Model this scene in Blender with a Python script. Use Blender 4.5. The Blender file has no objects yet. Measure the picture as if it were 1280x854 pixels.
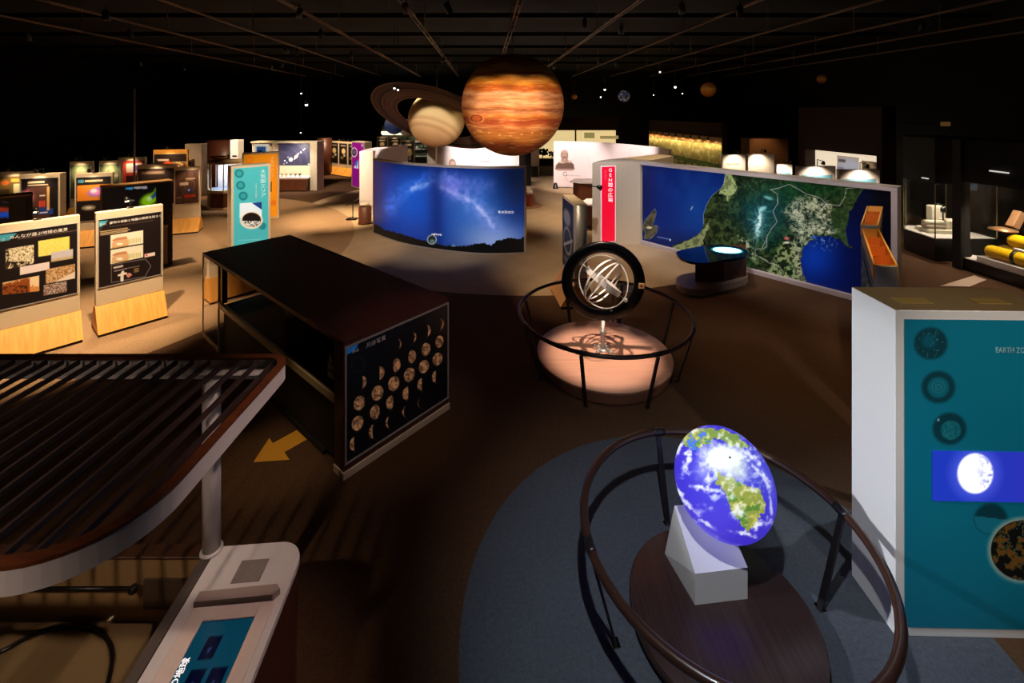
import bpy, math, random
import numpy as np
from mathutils import Vector, Matrix

random.seed(4)
R = math.radians
SC = bpy.context.scene
COL = SC.collection

# ------------------------------------------------------------------ camera
CAM_Z, FOC, CX, HY = 4.0, 557.0, 640.0, 140.0       # level wide lens with vertical shift
cam_data = bpy.data.cameras.new('camera')
cam_data.sensor_width = 36.0
cam_data.lens = FOC / 1280 * 36
cam_data.shift_y = -(427 - HY) / 1280
cam_data.clip_end = 200
cam = bpy.data.objects.new('camera', cam_data)
cam.location = (0, 0, CAM_Z)
cam.rotation_euler = (R(90), 0, 0)
COL.objects.link(cam)
SC.camera = cam

def F(px, py, z=0.0):
    """pixel helper: where the sight line of an image pixel meets the level z"""
    Y = FOC * (CAM_Z - z) / (py - HY)
    return Vector(((px - CX) / FOC * Y, Y, z))

def D(px, py, Y):
    return Vector(((px - CX) / FOC * Y, Y, CAM_Z - (py - HY) / FOC * Y))

# ------------------------------------------------------------------ noise (numpy)
def _hash(ix, iy, iz):
    n = (ix.astype(np.int64) * 374761393 + iy.astype(np.int64) * 668265263 + iz.astype(np.int64) * 2147483647) & 0xffffffff
    n = ((n ^ (n >> 13)) * 1274126177) & 0xffffffff
    n = n ^ (n >> 16)
    return (n & 0xffff) / 65535.0

def vnoise(x, y, z=None):
    x = np.asarray(x, float); y = np.asarray(y, float)
    z = np.zeros_like(x) if z is None else np.asarray(z, float) + np.zeros_like(x)
    ix, iy, iz = np.floor(x), np.floor(y), np.floor(z)
    fx, fy, fz = x - ix, y - iy, z - iz
    fx, fy, fz = fx*fx*(3-2*fx), fy*fy*(3-2*fy), fz*fz*(3-2*fz)
    out = 0
    for a in (0, 1):
        for b in (0, 1):
            for c in (0, 1):
                w = (fx if a else 1-fx) * (fy if b else 1-fy) * (fz if c else 1-fz)
                out = out + w * _hash(ix+a, iy+b, iz+c)
    return out

def fbm(x, y, z=None, oct=4):
    s, a, t = 0, 1.0, 0
    for k in range(oct):
        s = s + a * vnoise(np.asarray(x)*2**k + 17*k, np.asarray(y)*2**k + 5*k, None if z is None else np.asarray(z)*2**k)
        t += a; a *= .5
    return s / t

# ------------------------------------------------------------------ print canvas: artwork of a panel
class Cv:
    def __init__(s, x, y):
        s.x, s.y = x, y
        s.c = np.zeros((len(x), 3))
    def mix(s, m, col):
        m = np.clip(m, 0, 1)[:, None]
        s.c = s.c * (1 - m) + np.asarray(col, float) * m
    def fill(s, col):
        s.c[:] = np.asarray(col, float)
    def disc(s, cx, cy, rx, ry, col, soft=.12, a=1.0, rot=0):
        dx, dy = s.x - cx, s.y - cy
        cr, sr = math.cos(rot), math.sin(rot)
        d = np.sqrt(((dx*cr + dy*sr)/rx)**2 + ((-dx*sr + dy*cr)/ry)**2)
        s.mix(np.clip((1 + soft/2 - d) / soft, 0, 1) * a, col)
    def ring(s, cx, cy, rx, ry, w, col, a=1.0):
        d = np.sqrt(((s.x-cx)/rx)**2 + ((s.y-cy)/ry)**2)
        s.mix(np.clip(1.5 - np.abs(d-1)/w*1.5, 0, 1) * a, col)
    def _seg(s, p, q):
        px, py = p; qx, qy = q
        L = (qx-px)**2 + (qy-py)**2 + 1e-9
        t = np.clip(((s.x-px)*(qx-px) + (s.y-py)*(qy-py)) / L, 0, 1)
        return np.hypot(s.x - px - t*(qx-px), s.y - py - t*(qy-py))
    def line(s, pts, w, col, a=1.0, soft=.6):
        d = None
        for p, q in zip(pts[:-1], pts[1:]):
            e = s._seg(p, q)
            d = e if d is None else np.minimum(d, e)
        s.mix(np.clip((w/2 + soft - d) / soft, 0, 1) * a, col)
    def mask(s, pts, soft=.6, warp=None):
        x, y = (s.x, s.y) if warp is None else (s.x + warp[0], s.y + warp[1])
        inside = np.zeros(len(x), bool)
        n = len(pts)
        for i in range(n):
            (x0, y0), (x1, y1) = pts[i], pts[(i+1) % n]
            if y0 == y1: continue
            c = ((y0 > y) != (y1 > y)) & (x < (x1-x0)*(y-y0)/(y1-y0) + x0)
            inside ^= c
        if warp is not None or soft <= 0:
            return inside.astype(float)
        d = None
        for i in range(n):
            e = s._seg(pts[i], pts[(i+1) % n]); d = e if d is None else np.minimum(d, e)
        return np.clip(.5 + np.where(inside, d, -d) / soft, 0, 1)
    def poly(s, pts, col, soft=.6, a=1.0, warp=None):
        s.mix(s.mask(pts, soft, warp) * a, col)
    def rect(s, x0, y0, x1, y1, col, a=1.0):
        s.mix(((s.x >= x0) & (s.x <= x1) & (s.y >= y0) & (s.y <= y1)) * a, col)

def lin(c):
    c = np.clip(np.asarray(c, float), 0, None)
    return np.where(c <= .04045, c/12.92, ((c+.055)/1.055)**2.4)

def rgb(*v):
    return tuple(k/255 for k in v)

# ------------------------------------------------------------------ materials (all node based)
MATS = {}
def mat(name, color, rough=.6, metal=0.0, emit=None, es=0.0, noise=.0, nscale=6.0, bump=0.0, alpha=None, coat=0.0, spec=.5):
    m = bpy.data.materials.new(name); m.use_nodes = True
    nt = m.node_tree; b = nt.nodes['Principled BSDF']
    lc = [float(v) for v in lin(color)] + [1]
    b.inputs['Base Color'].default_value = lc
    b.inputs['Roughness'].default_value = rough
    b.inputs['Metallic'].default_value = metal
    b.inputs['Specular IOR Level'].default_value = spec
    b.inputs['Coat Weight'].default_value = coat
    tc = nt.nodes.new('ShaderNodeTexCoord')
    if noise or bump:
        n = nt.nodes.new('ShaderNodeTexNoise'); n.inputs['Scale'].default_value = nscale
        n.inputs['Detail'].default_value = 5
        nt.links.new(tc.outputs['Object'], n.inputs['Vector'])
        if noise:
            mr = nt.nodes.new('ShaderNodeMapRange')
            mr.inputs['To Min'].default_value = 1 - noise; mr.inputs['To Max'].default_value = 1 + noise
            nt.links.new(n.outputs['Fac'], mr.inputs['Value'])
            mx = nt.nodes.new('ShaderNodeVectorMath'); mx.operation = 'SCALE'
            mx.inputs[0].default_value = lc[:3]
            nt.links.new(mr.outputs['Result'], mx.inputs['Scale'])
            nt.links.new(mx.outputs['Vector'], b.inputs['Base Color'])
        if bump:
            bp = nt.nodes.new('ShaderNodeBump'); bp.inputs['Strength'].default_value = bump; bp.inputs['Distance'].default_value = .01
            nt.links.new(n.outputs['Fac'], bp.inputs['Height']); nt.links.new(bp.outputs['Normal'], b.inputs['Normal'])
    if emit is not None:
        b.inputs['Emission Color'].default_value = [float(v) for v in lin(emit)] + [1]
        b.inputs['Emission Strength'].default_value = es
    MATS[name] = m
    return m

def wood(name, c1, c2, rough=.45, axis='Z', scale=1.0, coat=0.0, vec=None):
    m = mat(name, c1, rough, coat=coat)
    nt = m.node_tree; b = nt.nodes['Principled BSDF']
    tc = nt.nodes.new('ShaderNodeTexCoord'); mp = nt.nodes.new('ShaderNodeMapping')
    s = {'X': (1, 22, 22), 'Y': (22, 1, 22), 'Z': (22, 22, 1)}[axis]
    mp.inputs['Scale'].default_value = vec or [v*scale for v in s]
    n = nt.nodes.new('ShaderNodeTexNoise'); n.inputs['Scale'].default_value = 2.2; n.inputs['Detail'].default_value = 6
    n.inputs['Distortion'].default_value = .4
    cr = nt.nodes.new('ShaderNodeValToRGB')
    cr.color_ramp.elements[0].position = .3; cr.color_ramp.elements[1].position = .7
    cr.color_ramp.elements[0].color = [float(v) for v in lin(c1)] + [1]
    cr.color_ramp.elements[1].color = [float(v) for v in lin(c2)] + [1]
    nt.links.new(tc.outputs['Object'], mp.inputs['Vector']); nt.links.new(mp.outputs['Vector'], n.inputs['Vector'])
    nt.links.new(n.outputs['Fac'], cr.inputs['Fac']); nt.links.new(cr.outputs['Color'], b.inputs['Base Color'])
    bp = nt.nodes.new('ShaderNodeBump'); bp.inputs['Strength'].default_value = .15; bp.inputs['Distance'].default_value = .003
    nt.links.new(n.outputs['Fac'], bp.inputs['Height']); nt.links.new(bp.outputs['Normal'], b.inputs['Normal'])
    return m

def printmat(name, rough=.45, es=0.0, base=1.0, coat=0.0, spec=.5):
    """material whose colour is the artwork stored with the mesh; es > 0: glows, backlit film and brightened prints alike"""
    m = bpy.data.materials.new(name); m.use_nodes = True
    nt = m.node_tree; b = nt.nodes['Principled BSDF']
    at = nt.nodes.new('ShaderNodeVertexColor'); at.layer_name = 'artwork'
    b.inputs['Roughness'].default_value = rough; b.inputs['Coat Weight'].default_value = coat
    b.inputs['Specular IOR Level'].default_value = spec
    if base < 1:
        vm = nt.nodes.new('ShaderNodeVectorMath'); vm.operation = 'SCALE'; vm.inputs['Scale'].default_value = base
        nt.links.new(at.outputs['Color'], vm.inputs[0]); nt.links.new(vm.outputs['Vector'], b.inputs['Base Color'])
    else:
        nt.links.new(at.outputs['Color'], b.inputs['Base Color'])
    if es:
        nt.links.new(at.outputs['Color'], b.inputs['Emission Color'])
        b.inputs['Emission Strength'].default_value = es
    MATS[name] = m
    return m

def glassmat(name, tint=(1, 1, 1), refl=.08):
    m = bpy.data.materials.new(name); m.use_nodes = True
    nt = m.node_tree; nt.nodes.clear()
    o = nt.nodes.new('ShaderNodeOutputMaterial'); mx = nt.nodes.new('ShaderNodeMixShader')
    t = nt.nodes.new('ShaderNodeBsdfTransparent'); g = nt.nodes.new('ShaderNodeBsdfGlossy')
    t.inputs['Color'].default_value = (*tint, 1); g.inputs['Roughness'].default_value = .02
    fr = nt.nodes.new('ShaderNodeFresnel'); fr.inputs['IOR'].default_value = 1.45
    ge = nt.nodes.new('ShaderNodeNewGeometry'); iv = nt.nodes.new('ShaderNodeMath'); iv.operation = 'SUBTRACT'; iv.inputs[0].default_value = 1
    mu = nt.nodes.new('ShaderNodeMath'); mu.operation = 'MULTIPLY'
    nt.links.new(ge.outputs['Backfacing'], iv.inputs[1]); nt.links.new(iv.outputs[0], mu.inputs[0]); nt.links.new(fr.outputs['Fac'], mu.inputs[1])
    nt.links.new(mu.outputs[0], mx.inputs['Fac'])
    nt.links.new(t.outputs['BSDF'], mx.inputs[1]); nt.links.new(g.outputs['BSDF'], mx.inputs[2])
    nt.links.new(mx.outputs['Shader'], o.inputs['Surface'])
    MATS[name] = m
    return m

CREAM = mat('cream_laminate', rgb(228, 208, 178), .5, noise=.03)
WHITE = mat('white_laminate', rgb(235, 230, 226), .45, noise=.02)
WALLW = mat('white_exhibit_paint', rgb(240, 228, 224), .7, noise=.02)
GOLD = wood('honey_maple_veneer', rgb(238, 172, 78), rgb(220, 148, 56), .45, vec=(14, 1.2, .8))
DKWOOD = wood('dark_walnut_veneer', rgb(66, 32, 24), rgb(42, 19, 14), .38, 'X')
DKWOODZ = wood('dark_walnut_upright', rgb(96, 50, 34), rgb(62, 30, 20), .42, 'Z')
REDWOOD = wood('red_brown_veneer', rgb(120, 66, 38), rgb(90, 46, 26), .45, 'Z')
GREYWOOD = wood('umber_oak_top', rgb(68, 47, 44), rgb(48, 33, 32), .33, 'Y', .8)
PINKWOOD = wood('pale_pink_beech', rgb(232, 178, 150), rgb(218, 160, 132), .42, 'X', .35)
BLACK = mat('black_satin', rgb(14, 12, 12), .35)
BLACKM = mat('black_matt', rgb(16, 13, 12), .8)
GLOSSB = mat('black_gloss', rgb(8, 8, 9), .12, coat=.5)
KICK = mat('dark_kickboard', rgb(40, 22, 16), .7)
ALU = mat('brushed_aluminium', rgb(205, 205, 208), .42, .55)
CHROME = mat('polished_chrome', rgb(225, 220, 215), .12, 1.0)
BRONZE = mat('brown_rail_wood', rgb(58, 36, 28), .3, noise=.15, nscale=9, coat=.3)
STEELD = mat('dark_post_steel', rgb(70, 66, 68), .3, .8)
PRINT = printmat('matt_print', .5)
PRINTG = printmat('gloss_print', .3, 0)
BACKLIT = printmat('backlit_film', .3, 1.0, .35)
GLOWSOFT = printmat('softly_glowing_print', .4, .42, .9)  # artwork with a soft glow of its own
GLOBEM = printmat('glowing_globe_skin', .4, 1.0, .3, coat=.2)
PLANETM = printmat('planet_paint', .75, 0, 1, spec=.2)
GLASS = glassmat('clear_glass')
GLASSD = glassmat('smoked_glass', (.35, .3, .26))
LAMP = mat('lamp_glow', (1, .9, .75), .4, emit=(1, .85, .62), es=14)
LAMPW = mat('cool_lamp_glow', (1, 1, 1), .4, emit=(1, .97, .92), es=7)
TRAYW = wood('orange_tray_timber', rgb(214, 120, 44), rgb(190, 98, 34), .5)
TEXTW = mat('white_lettering', rgb(245, 240, 235), .6, emit=rgb(245, 240, 235), es=.0)
TEXTGLOW = mat('lit_white_lettering', rgb(245, 240, 235), .6, emit=rgb(245, 235, 235), es=.9)
GREYTX = mat('grey_lettering', rgb(150, 200, 205), .6)
YELLOW = mat('yellow_enamel', rgb(240, 190, 20), .35, noise=.05)
ARROWM = mat('yellow_floor_tape', rgb(226, 160, 40), .7, noise=.05, nscale=30)

# ------------------------------------------------------------------ mesh builder
class MB:
    def __init__(s):
        s.v, s.f, s.sm = [], [], []
    def add(s, vs, fs, smooth=False, M=None):
        o = len(s.v)
        s.v += [tuple(M @ Vector(p)) if M is not None else tuple(p) for p in vs]
        s.f += [[o+i for i in f] for f in fs]; s.sm += [smooth]*len(fs)
        return s
    def box(s, x0, x1, y0, y1, z0, z1, bev=0.0, M=None):
        if bev <= 0:
            vs = [(x, y, z) for z in (z0, z1) for x, y in ((x0, y0), (x1, y0), (x1, y1), (x0, y1))]
            return s.add(vs, [(3,2,1,0), (4,5,6,7), (0,1,5,4), (1,2,6,5), (2,3,7,6), (3,0,4,7)], False, M)
        b = min(bev, (x1-x0)*.45, (y1-y0)*.45, (z1-z0)*.45)
        vs = []
        for z, i in ((z0, b), (z0+b, 0), (z1-b, 0), (z1, b)):
            X0, X1, Y0, Y1 = x0+i, x1-i, y0+i, y1-i
            c = b if i == 0 else b*.4
            vs += [(X0+c, Y0, z), (X1-c, Y0, z), (X1, Y0+c, z), (X1, Y1-c, z), (X1-c, Y1, z), (X0+c, Y1, z), (X0, Y1-c, z), (X0, Y0+c, z)]
        fs = [tuple(reversed(range(8))), tuple(range(24, 32))]
        for k in range(3):
            for i in range(8):
                j = (i+1) % 8
                fs.append((k*8+i, k*8+j, k*8+8+j, k*8+8+i))
        return s.add(vs, fs, False, M)
    def prism(s, pts, z0, z1, M=None, bev=0.0):
        n = len(pts)
        a = sum(pts[i][0]*pts[(i+1) % n][1] - pts[(i+1) % n][0]*pts[i][1] for i in range(n))
        if a < 0: pts = list(reversed(pts))
        if bev:
            c = (sum(p[0] for p in pts)/n, sum(p[1] for p in pts)/n)
            L = max(math.hypot(p[0]-c[0], p[1]-c[1]) for p in pts)
            k = 1 - bev/L
            ins = [(c[0]+(p[0]-c[0])*k, c[1]+(p[1]-c[1])*k) for p in pts]
            lv = [(pts, z0), (pts, z1-bev), (ins, z1)]
        else:
            lv = [(pts, z0), (pts, z1)]
        vs = [(p[0], p[1], z) for q, z in lv for p in q]
        m = len(lv)
        fs = [tuple(reversed(range(n))), tuple(range((m-1)*n, m*n))]
        for k in range(m-1):
            for i in range(n):
                j = (i+1) % n
                fs.append((k*n+i, k*n+j, (k+1)*n+j, (k+1)*n+i))
        return s.add(vs, fs, False, M)
    def extr_x(s, prof, x0, x1, M=None):
        """profile in (y,z), extruded along x"""
        n = len(prof)
        a = sum(prof[i][0]*prof[(i+1) % n][1] - prof[(i+1) % n][0]*prof[i][1] for i in range(n))
        if a < 0: prof = list(reversed(prof))
        vs = [(x, p[0], p[1]) for x in (x0, x1) for p in prof]
        fs = [tuple(reversed(range(n))), tuple(range(n, 2*n))] + [(i, (i+1) % n, n+(i+1) % n, n+i) for i in range(n)]
        return s.add(vs, fs, False, M)
    def lathe(s, prof, n=32, c=(0, 0), M=None, smooth=True):
        """profile (r,z) about a vertical axis"""
        vs, fs = [], []
        for r, z in prof:
            vs += [(c[0]+r*math.cos(2*math.pi*i/n), c[1]+r*math.sin(2*math.pi*i/n), z) for i in range(n)]
        for k in range(len(prof)-1):
            for i in range(n):
                j = (i+1) % n
                fs.append((k*n+i, k*n+j, (k+1)*n+j, (k+1)*n+i))
        s.add(vs, fs, smooth, M)
        o = len(s.v) - len(vs)
        if prof[0][0] > 1e-6: s.f.append([o+i for i in reversed(range(n))]); s.sm.append(False)
        if prof[-1][0] > 1e-6: s.f.append([o+(len(prof)-1)*n+i for i in range(n)]); s.sm.append(False)
        return s
    def tube(s, path, r, n=10, closed=False, M=None, ry=None):
        P = [Vector(p) for p in path]; m = len(P)
        vs, fs = [], []
        up = Vector((0, 0, 1)); prev = None
        for k in range(m):
            if closed: t = P[(k+1) % m] - P[k-1]
            else: t = P[min(k+1, m-1)] - P[max(k-1, 0)]
            t.normalize()
            if prev is None:
                a = t.cross(up)
                if a.length < 1e-3: a = t.cross(Vector((1, 0, 0)))
            else:
                a = prev - t*prev.dot(t)
            a.normalize(); prev = a; b = a.cross(t)
            rr = r[k] if isinstance(r, (list, tuple)) else r
            r2 = rr if ry is None else ry
            vs += [P[k] + a*rr*math.cos(2*math.pi*i/n) + b*r2*math.sin(2*math.pi*i/n) for i in range(n)]
        for k in range(m if closed else m-1):
            q = (k+1) % m
            for i in range(n):
                j = (i+1) % n
                fs.append((k*n+j, k*n+i, q*n+i, q*n+j))
        s.add(vs, fs, True, M)
        if not closed:
            o = len(s.v) - len(vs)
            s.f.append([o+i for i in range(n)]); s.sm.append(False)
            s.f.append([o+(m-1)*n+i for i in reversed(range(n))]); s.sm.append(False)
        return s
    def sphere(s, c, r, nu=24, nv=14, M=None):
        prof = [(max(1e-7, r*math.sin(math.pi*k/nv)), c[2]-r*math.cos(math.pi*k/nv)) for k in range(nv+1)]
        return s.lathe(prof, nu, (c[0], c[1]), M)
    def bar(s, p, q, w, h, M=None):
        """straight rectangular bar between two points"""
        p, q = Vector(p), Vector(q); t = (q-p).normalized()
        a = t.cross(Vector((0, 0, 1)))
        if a.length < 1e-3: a = Vector((1, 0, 0))
        a.normalize(); b = a.cross(t)
        vs = [e + a*sx*w/2 + b*sy*h/2 for e in (p, q) for sx, sy in ((-1, -1), (1, -1), (1, 1), (-1, 1))]
        return s.add(vs, [(0,1,2,3), (7,6,5,4), (1,0,4,5), (2,1,5,6), (3,2,6,7), (0,3,7,4)], False, M)
    def build(s, name, m, parent=None):
        me = bpy.data.meshes.new(name)
        me.from_pydata([tuple(p) for p in s.v], [], s.f)
        me.materials.append(m)
        me.polygons.foreach_set('use_smooth', s.sm)
        me.update()
        o = bpy.data.objects.new(name, me); COL.objects.link(o)
        if parent is not None: o.parent = parent
        return o

def tag(o, label, cat, group=None, kind=None):
    o['label'] = label; o['category'] = cat
    if group: o['group'] = group
    if kind: o['kind'] = kind
    return o

def thing(name, label, cat, loc=(0, 0, 0), rz=0.0, group=None):
    o = bpy.data.objects.new(name, None); COL.objects.link(o)
    o.empty_display_size = .1
    o.location = loc; o.rotation_euler = (0, 0, rz)
    return tag(o, label, cat, group)

def struct(name, mb, m):
    o = mb.build(name, m); o['kind'] = 'structure'; return o

def sheet(name, fn, nu, nv, paint, m, parent=None, world=None, close_u=False, design=None):
    """a printed surface: fn(u,v) -> xyz (local); paint(Cv) draws the artwork in image pixels projected through the camera, or in uv"""
    u, v = np.meshgrid(np.linspace(0, 1, nu+1), np.linspace(0, 1, nv+1))
    u, v = u.ravel(), v.ravel()
    X, Y, Z = fn(u, v)
    X = X + np.zeros_like(u); Y = Y + np.zeros_like(u); Z = Z + np.zeros_like(u)
    co = np.stack([X, Y, Z], 1)
    idx = np.arange((nu+1)*(nv+1)).reshape(nv+1, nu+1)
    q = np.stack([idx[:-1, :-1], idx[:-1, 1:], idx[1:, 1:], idx[1:, :-1]], -1).reshape(-1, 4)
    me = bpy.data.meshes.new(name)
    me.vertices.add(len(co)); me.vertices.foreach_set('co', co.ravel())
    me.loops.add(q.size); me.loops.foreach_set('vertex_index', q.ravel())
    me.polygons.add(len(q)); me.polygons.foreach_set('loop_start', np.arange(0, q.size, 4))
    me.polygons.foreach_set('use_smooth', np.ones(len(q), bool))
    me.update(calc_edges=True); me.validate()
    if design == 'uv':
        cv = Cv(u, v)
    else:
        if world is not None:
            W = np.array(world)
            wc = co @ W[:3, :3].T + W[:3, 3]
        else: wc = co
        cv = Cv(CX + wc[:, 0]/wc[:, 1]*FOC, HY + (CAM_Z - wc[:, 2])/wc[:, 1]*FOC)
    cv.co = co
    paint(cv)
    c = np.ones((len(co), 4), np.float32); c[:, :3] = lin(cv.c)
    a = me.color_attributes.new('artwork', 'FLOAT_COLOR', 'POINT')
    a.data.foreach_set('color', c.ravel())
    me.materials.append(m)
    o = bpy.data.objects.new(name, me); COL.objects.link(o)
    if parent is not None: o.parent = parent
    return o

def flat(name, x0, x1, z0, z1, y, nx, nz, paint, m, parent, design=None):
    """upright printed board facing the thing's front (-y)"""
    W = None
    if parent is not None:
        W = Matrix.Translation(parent.location) @ Matrix.Rotation(parent.rotation_euler.z, 4, 'Z')
    return sheet(name, lambda u, v: (x0 + (x1-x0)*u, y + 0*u, z0 + (z1-z0)*v), nx, nz, paint, m, parent, W, design=design)

def text(name, body, size, m, parent, loc, rot=(R(90), 0, 0), line=1.0, sx=1.0, align='CENTER', depth=.0015):
    c = bpy.data.curves.new(name, 'FONT'); c.body = body; c.size = size
    c.align_x = align; c.align_y = 'CENTER'; c.space_line = line; c.extrude = depth; c.resolution_u = 3
    t = bpy.data.objects.new(name, c); COL.objects.link(t)
    dg = bpy.context.evaluated_depsgraph_get()
    me = bpy.data.meshes.new_from_object(t.evaluated_get(dg))
    bpy.data.objects.remove(t); bpy.data.curves.remove(c)
    me.materials.clear(); me.materials.append(m); me.name = name
    o = bpy.data.objects.new(name, me); COL.objects.link(o)
    o.parent = parent; o.location = loc; o.rotation_euler = rot; o.scale = (sx, 1, 1)
    return o

def spot(pos, target, power, deg, blend=.4, color=(1, .72, .42), size=.05, name='spot_light'):
    L = bpy.data.lights.new(name, 'SPOT'); L.energy = power; L.spot_size = R(deg); L.spot_blend = blend
    L.color = color; L.shadow_soft_size = size
    o = bpy.data.objects.new(name, L); COL.objects.link(o); o.location = pos
    o.rotation_euler = (Vector(target) - Vector(pos)).to_track_quat('-Z', 'Y').to_euler()
    return o

WARM = (1, .74, .46); NEUT = (1, .86, .72); PINK = (1, .82, .76)

d1 = Vector((.635, .772, 0)); A1 = math.atan2(.772, .635)

def rzof(p, q):
    return math.atan2(q[1]-p[1], q[0]-p[0])

# ================================================================== SETTING
def floor_material():
    m = mat('patterned_carpet', rgb(96, 66, 44), .95, spec=.1)
    nt = m.node_tree; b = nt.nodes['Principled BSDF']
    geo = nt.nodes.new('ShaderNodeNewGeometry')
    def col(c): return [float(v) for v in lin(c)] + [1]
    def circ(cx, cy, r):
        d = nt.nodes.new('ShaderNodeVectorMath'); d.operation = 'DISTANCE'
        d.inputs[1].default_value = (cx, cy, 0)
        nt.links.new(geo.outputs['Position'], d.inputs[0])
        l = nt.nodes.new('ShaderNodeMath'); l.operation = 'LESS_THAN'; l.inputs[1].default_value = r
        nt.links.new(d.outputs['Value'], l.inputs[0]); return l.outputs[0]
    cur = None
    def mixin(fac, c, cur):
        mx = nt.nodes.new('ShaderNodeMix'); mx.data_type = 'RGBA'
        if cur is None: mx.inputs['A'].default_value = col(rgb(84, 60, 42))
        else: nt.links.new(cur, mx.inputs['A'])
        mx.inputs['B'].default_value = col(c); nt.links.new(fac, mx.inputs['Factor'])
        return mx.outputs['Result']
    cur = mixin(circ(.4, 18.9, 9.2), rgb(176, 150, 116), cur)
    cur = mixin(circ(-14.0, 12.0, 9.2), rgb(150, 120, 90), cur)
    cur = mixin(circ(1.63, 3.47, 2.03), rgb(78, 82, 90), cur)
    n = nt.nodes.new('ShaderNodeTexNoise'); n.inputs['Scale'].default_value = 34; n.inputs['Detail'].default_value = 6; n.inputs['Roughness'].default_value = .75
    n2 = nt.nodes.new('ShaderNodeTexNoise'); n2.inputs['Scale'].default_value = 260; n2.inputs['Detail'].default_value = 2
    nt.links.new(geo.outputs['Position'], n.inputs['Vector']); nt.links.new(geo.outputs['Position'], n2.inputs['Vector'])
    ad = nt.nodes.new('ShaderNodeMath'); ad.operation = 'ADD'
    nt.links.new(n.outputs['Fac'], ad.inputs[0]); nt.links.new(n2.outputs['Fac'], ad.inputs[1])
    # carpet tiles: slight tone change from tile to tile
    ch = nt.nodes.new('ShaderNodeTexChecker'); ch.inputs['Scale'].default_value = 2.0
    ch.inputs['Color1'].default_value = (1.02, 1.02, 1.02, 1); ch.inputs['Color2'].default_value = (.98, .98, .98, 1)
    rotm = nt.nodes.new('ShaderNodeMapping'); rotm.inputs['Rotation'].default_value = (0, 0, R(3))
    nt.links.new(geo.outputs['Position'], rotm.inputs['Vector']); nt.links.new(rotm.outputs['Vector'], ch.inputs['Vector'])
    mr = nt.nodes.new('ShaderNodeMapRange'); mr.inputs['From Max'].default_value = 2; mr.inputs['From Min'].default_value = .4; mr.inputs['From Max'].default_value = 1.6; mr.inputs['To Min'].default_value = .2; mr.inputs['To Max'].default_value = 1.8
    nt.links.new(ad.outputs[0], mr.inputs['Value'])
    sc = nt.nodes.new('ShaderNodeVectorMath'); sc.operation = 'SCALE'
    nt.links.new(cur, sc.inputs[0]); nt.links.new(mr.outputs['Result'], sc.inputs['Scale'])
    ml = nt.nodes.new('ShaderNodeVectorMath'); ml.operation = 'MULTIPLY'
    nt.links.new(sc.outputs['Vector'], ml.inputs[0]); nt.links.new(ch.outputs['Color'], ml.inputs[1])
    nt.links.new(ml.outputs['Vector'], b.inputs['Base Color'])
    bp = nt.nodes.new('ShaderNodeBump'); bp.inputs['Strength'].default_value = .4; bp.inputs['Distance'].default_value = .004
    nt.links.new(n2.outputs['Fac'], bp.inputs['Height']); nt.links.new(bp.outputs['Normal'], b.inputs['Normal'])
    return m

XL, XR, YF, YN, CEIL = -24.0, 15.5, 38.0, -2.0, 6.9
struct('floor', MB().box(XL, XR, YN, YF, -.1, 0), floor_material())
DARKWALL = mat('black_wall_paint', rgb(14, 10, 9), .9, noise=.2, nscale=.7)
DARKCEIL = mat('black_ceiling_paint', rgb(2, 2, 2), .9, noise=.2, nscale=1.5)
struct('ceiling', MB().box(XL, XR, YN, YF, CEIL, CEIL+.1), DARKCEIL)
struct('wall_left', MB().box(XL-.1, XL, YN, YF, 0, CEIL), DARKWALL)
struct('wall_right', MB().box(XR, XR+.1, YN, YF, 0, CEIL), DARKWALL)
struct('wall_back', MB().box(XL, XR, YF, YF+.1, 0, CEIL), DARKWALL)
struct('wall_front', MB().box(XL, XR, YN-.1, YN, 0, CEIL), DARKWALL)

# ceiling services: lighting rails that run into the depth of the hall, cross beams above
RAILM = mat('grey_track_metal', rgb(150, 120, 98), .4, .3)
k = -.061
for i in range(-5, 7):
    x0 = .16 + 2.31*i
    mb = MB()
    Ya, Yb = 2.0, 27.0
    xa, xb = x0 + k*(Ya-8.75), x0 + k*(Yb-8.75)
    if i in (-2, -1, 0, 1):
        mb.bar((xa-.045, Ya, 6.16), (xb-.045, Yb, 6.16), .02, .035); mb.bar((xa+.045, Ya, 6.16), (xb+.045, Yb, 6.16), .02, .035)
        for q in range(26):
            y = Ya + q; x = x0 + k*(y-8.75)
            mb.box(x-.06, x+.06, y-.03, y+.03, 6.15, 6.21)
    else:
        mb.bar((xa, Ya, 6.16), (xb, Yb, 6.16), .045, .045)
    for q in range(6):
        y = 3 + q*4.5; x = x0 + k*(y-8.75)
        mb.box(x-.012, x+.012, y-.012, y+.012, 6.18, CEIL)
    words = {-5: 'faint grey lighting rail furthest left on the black ceiling', -4: 'grey lighting rail, second from the left under the ceiling',
             -3: 'grey lighting rail, third from the left under the ceiling', -2: 'grey ceiling rail running down to the left of the ringed planet',
             -1: 'double grey ceiling rail pointing at the ringed planet', 0: 'brown-lit double ceiling rail ending above the orange banded planet',
             1: 'double grey ceiling rail just right of the orange banded planet', 2: 'grey ceiling rail, second to the right of the orange banded planet',
             3: 'grey ceiling rail, third to the right of the orange banded planet', 4: 'grey ceiling rail crossing above the small golden planet',
             5: 'grey ceiling rail at upper right of the ceiling', 6: 'grey ceiling rail furthest right on the black ceiling'}[i]
    tag(mb.build('lighting_rail', RAILM), words, 'lighting rail', 'lighting rails under the ceiling')
BEAMM = mat('dark_beam_paint', rgb(16, 12, 11), .7)
for i in range(6):
    y = 9.2 + 2.9*i
    tag(MB().box(-20, 13, y-.05, y+.05, 6.55, 6.68).build('ceiling_beam', BEAMM),
        ['nearest', 'second', 'third', 'fourth', 'fifth', 'farthest'][i] + ' dark cross beam under the black ceiling', 'ceiling beam', 'cross beams under the ceiling')

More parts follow.
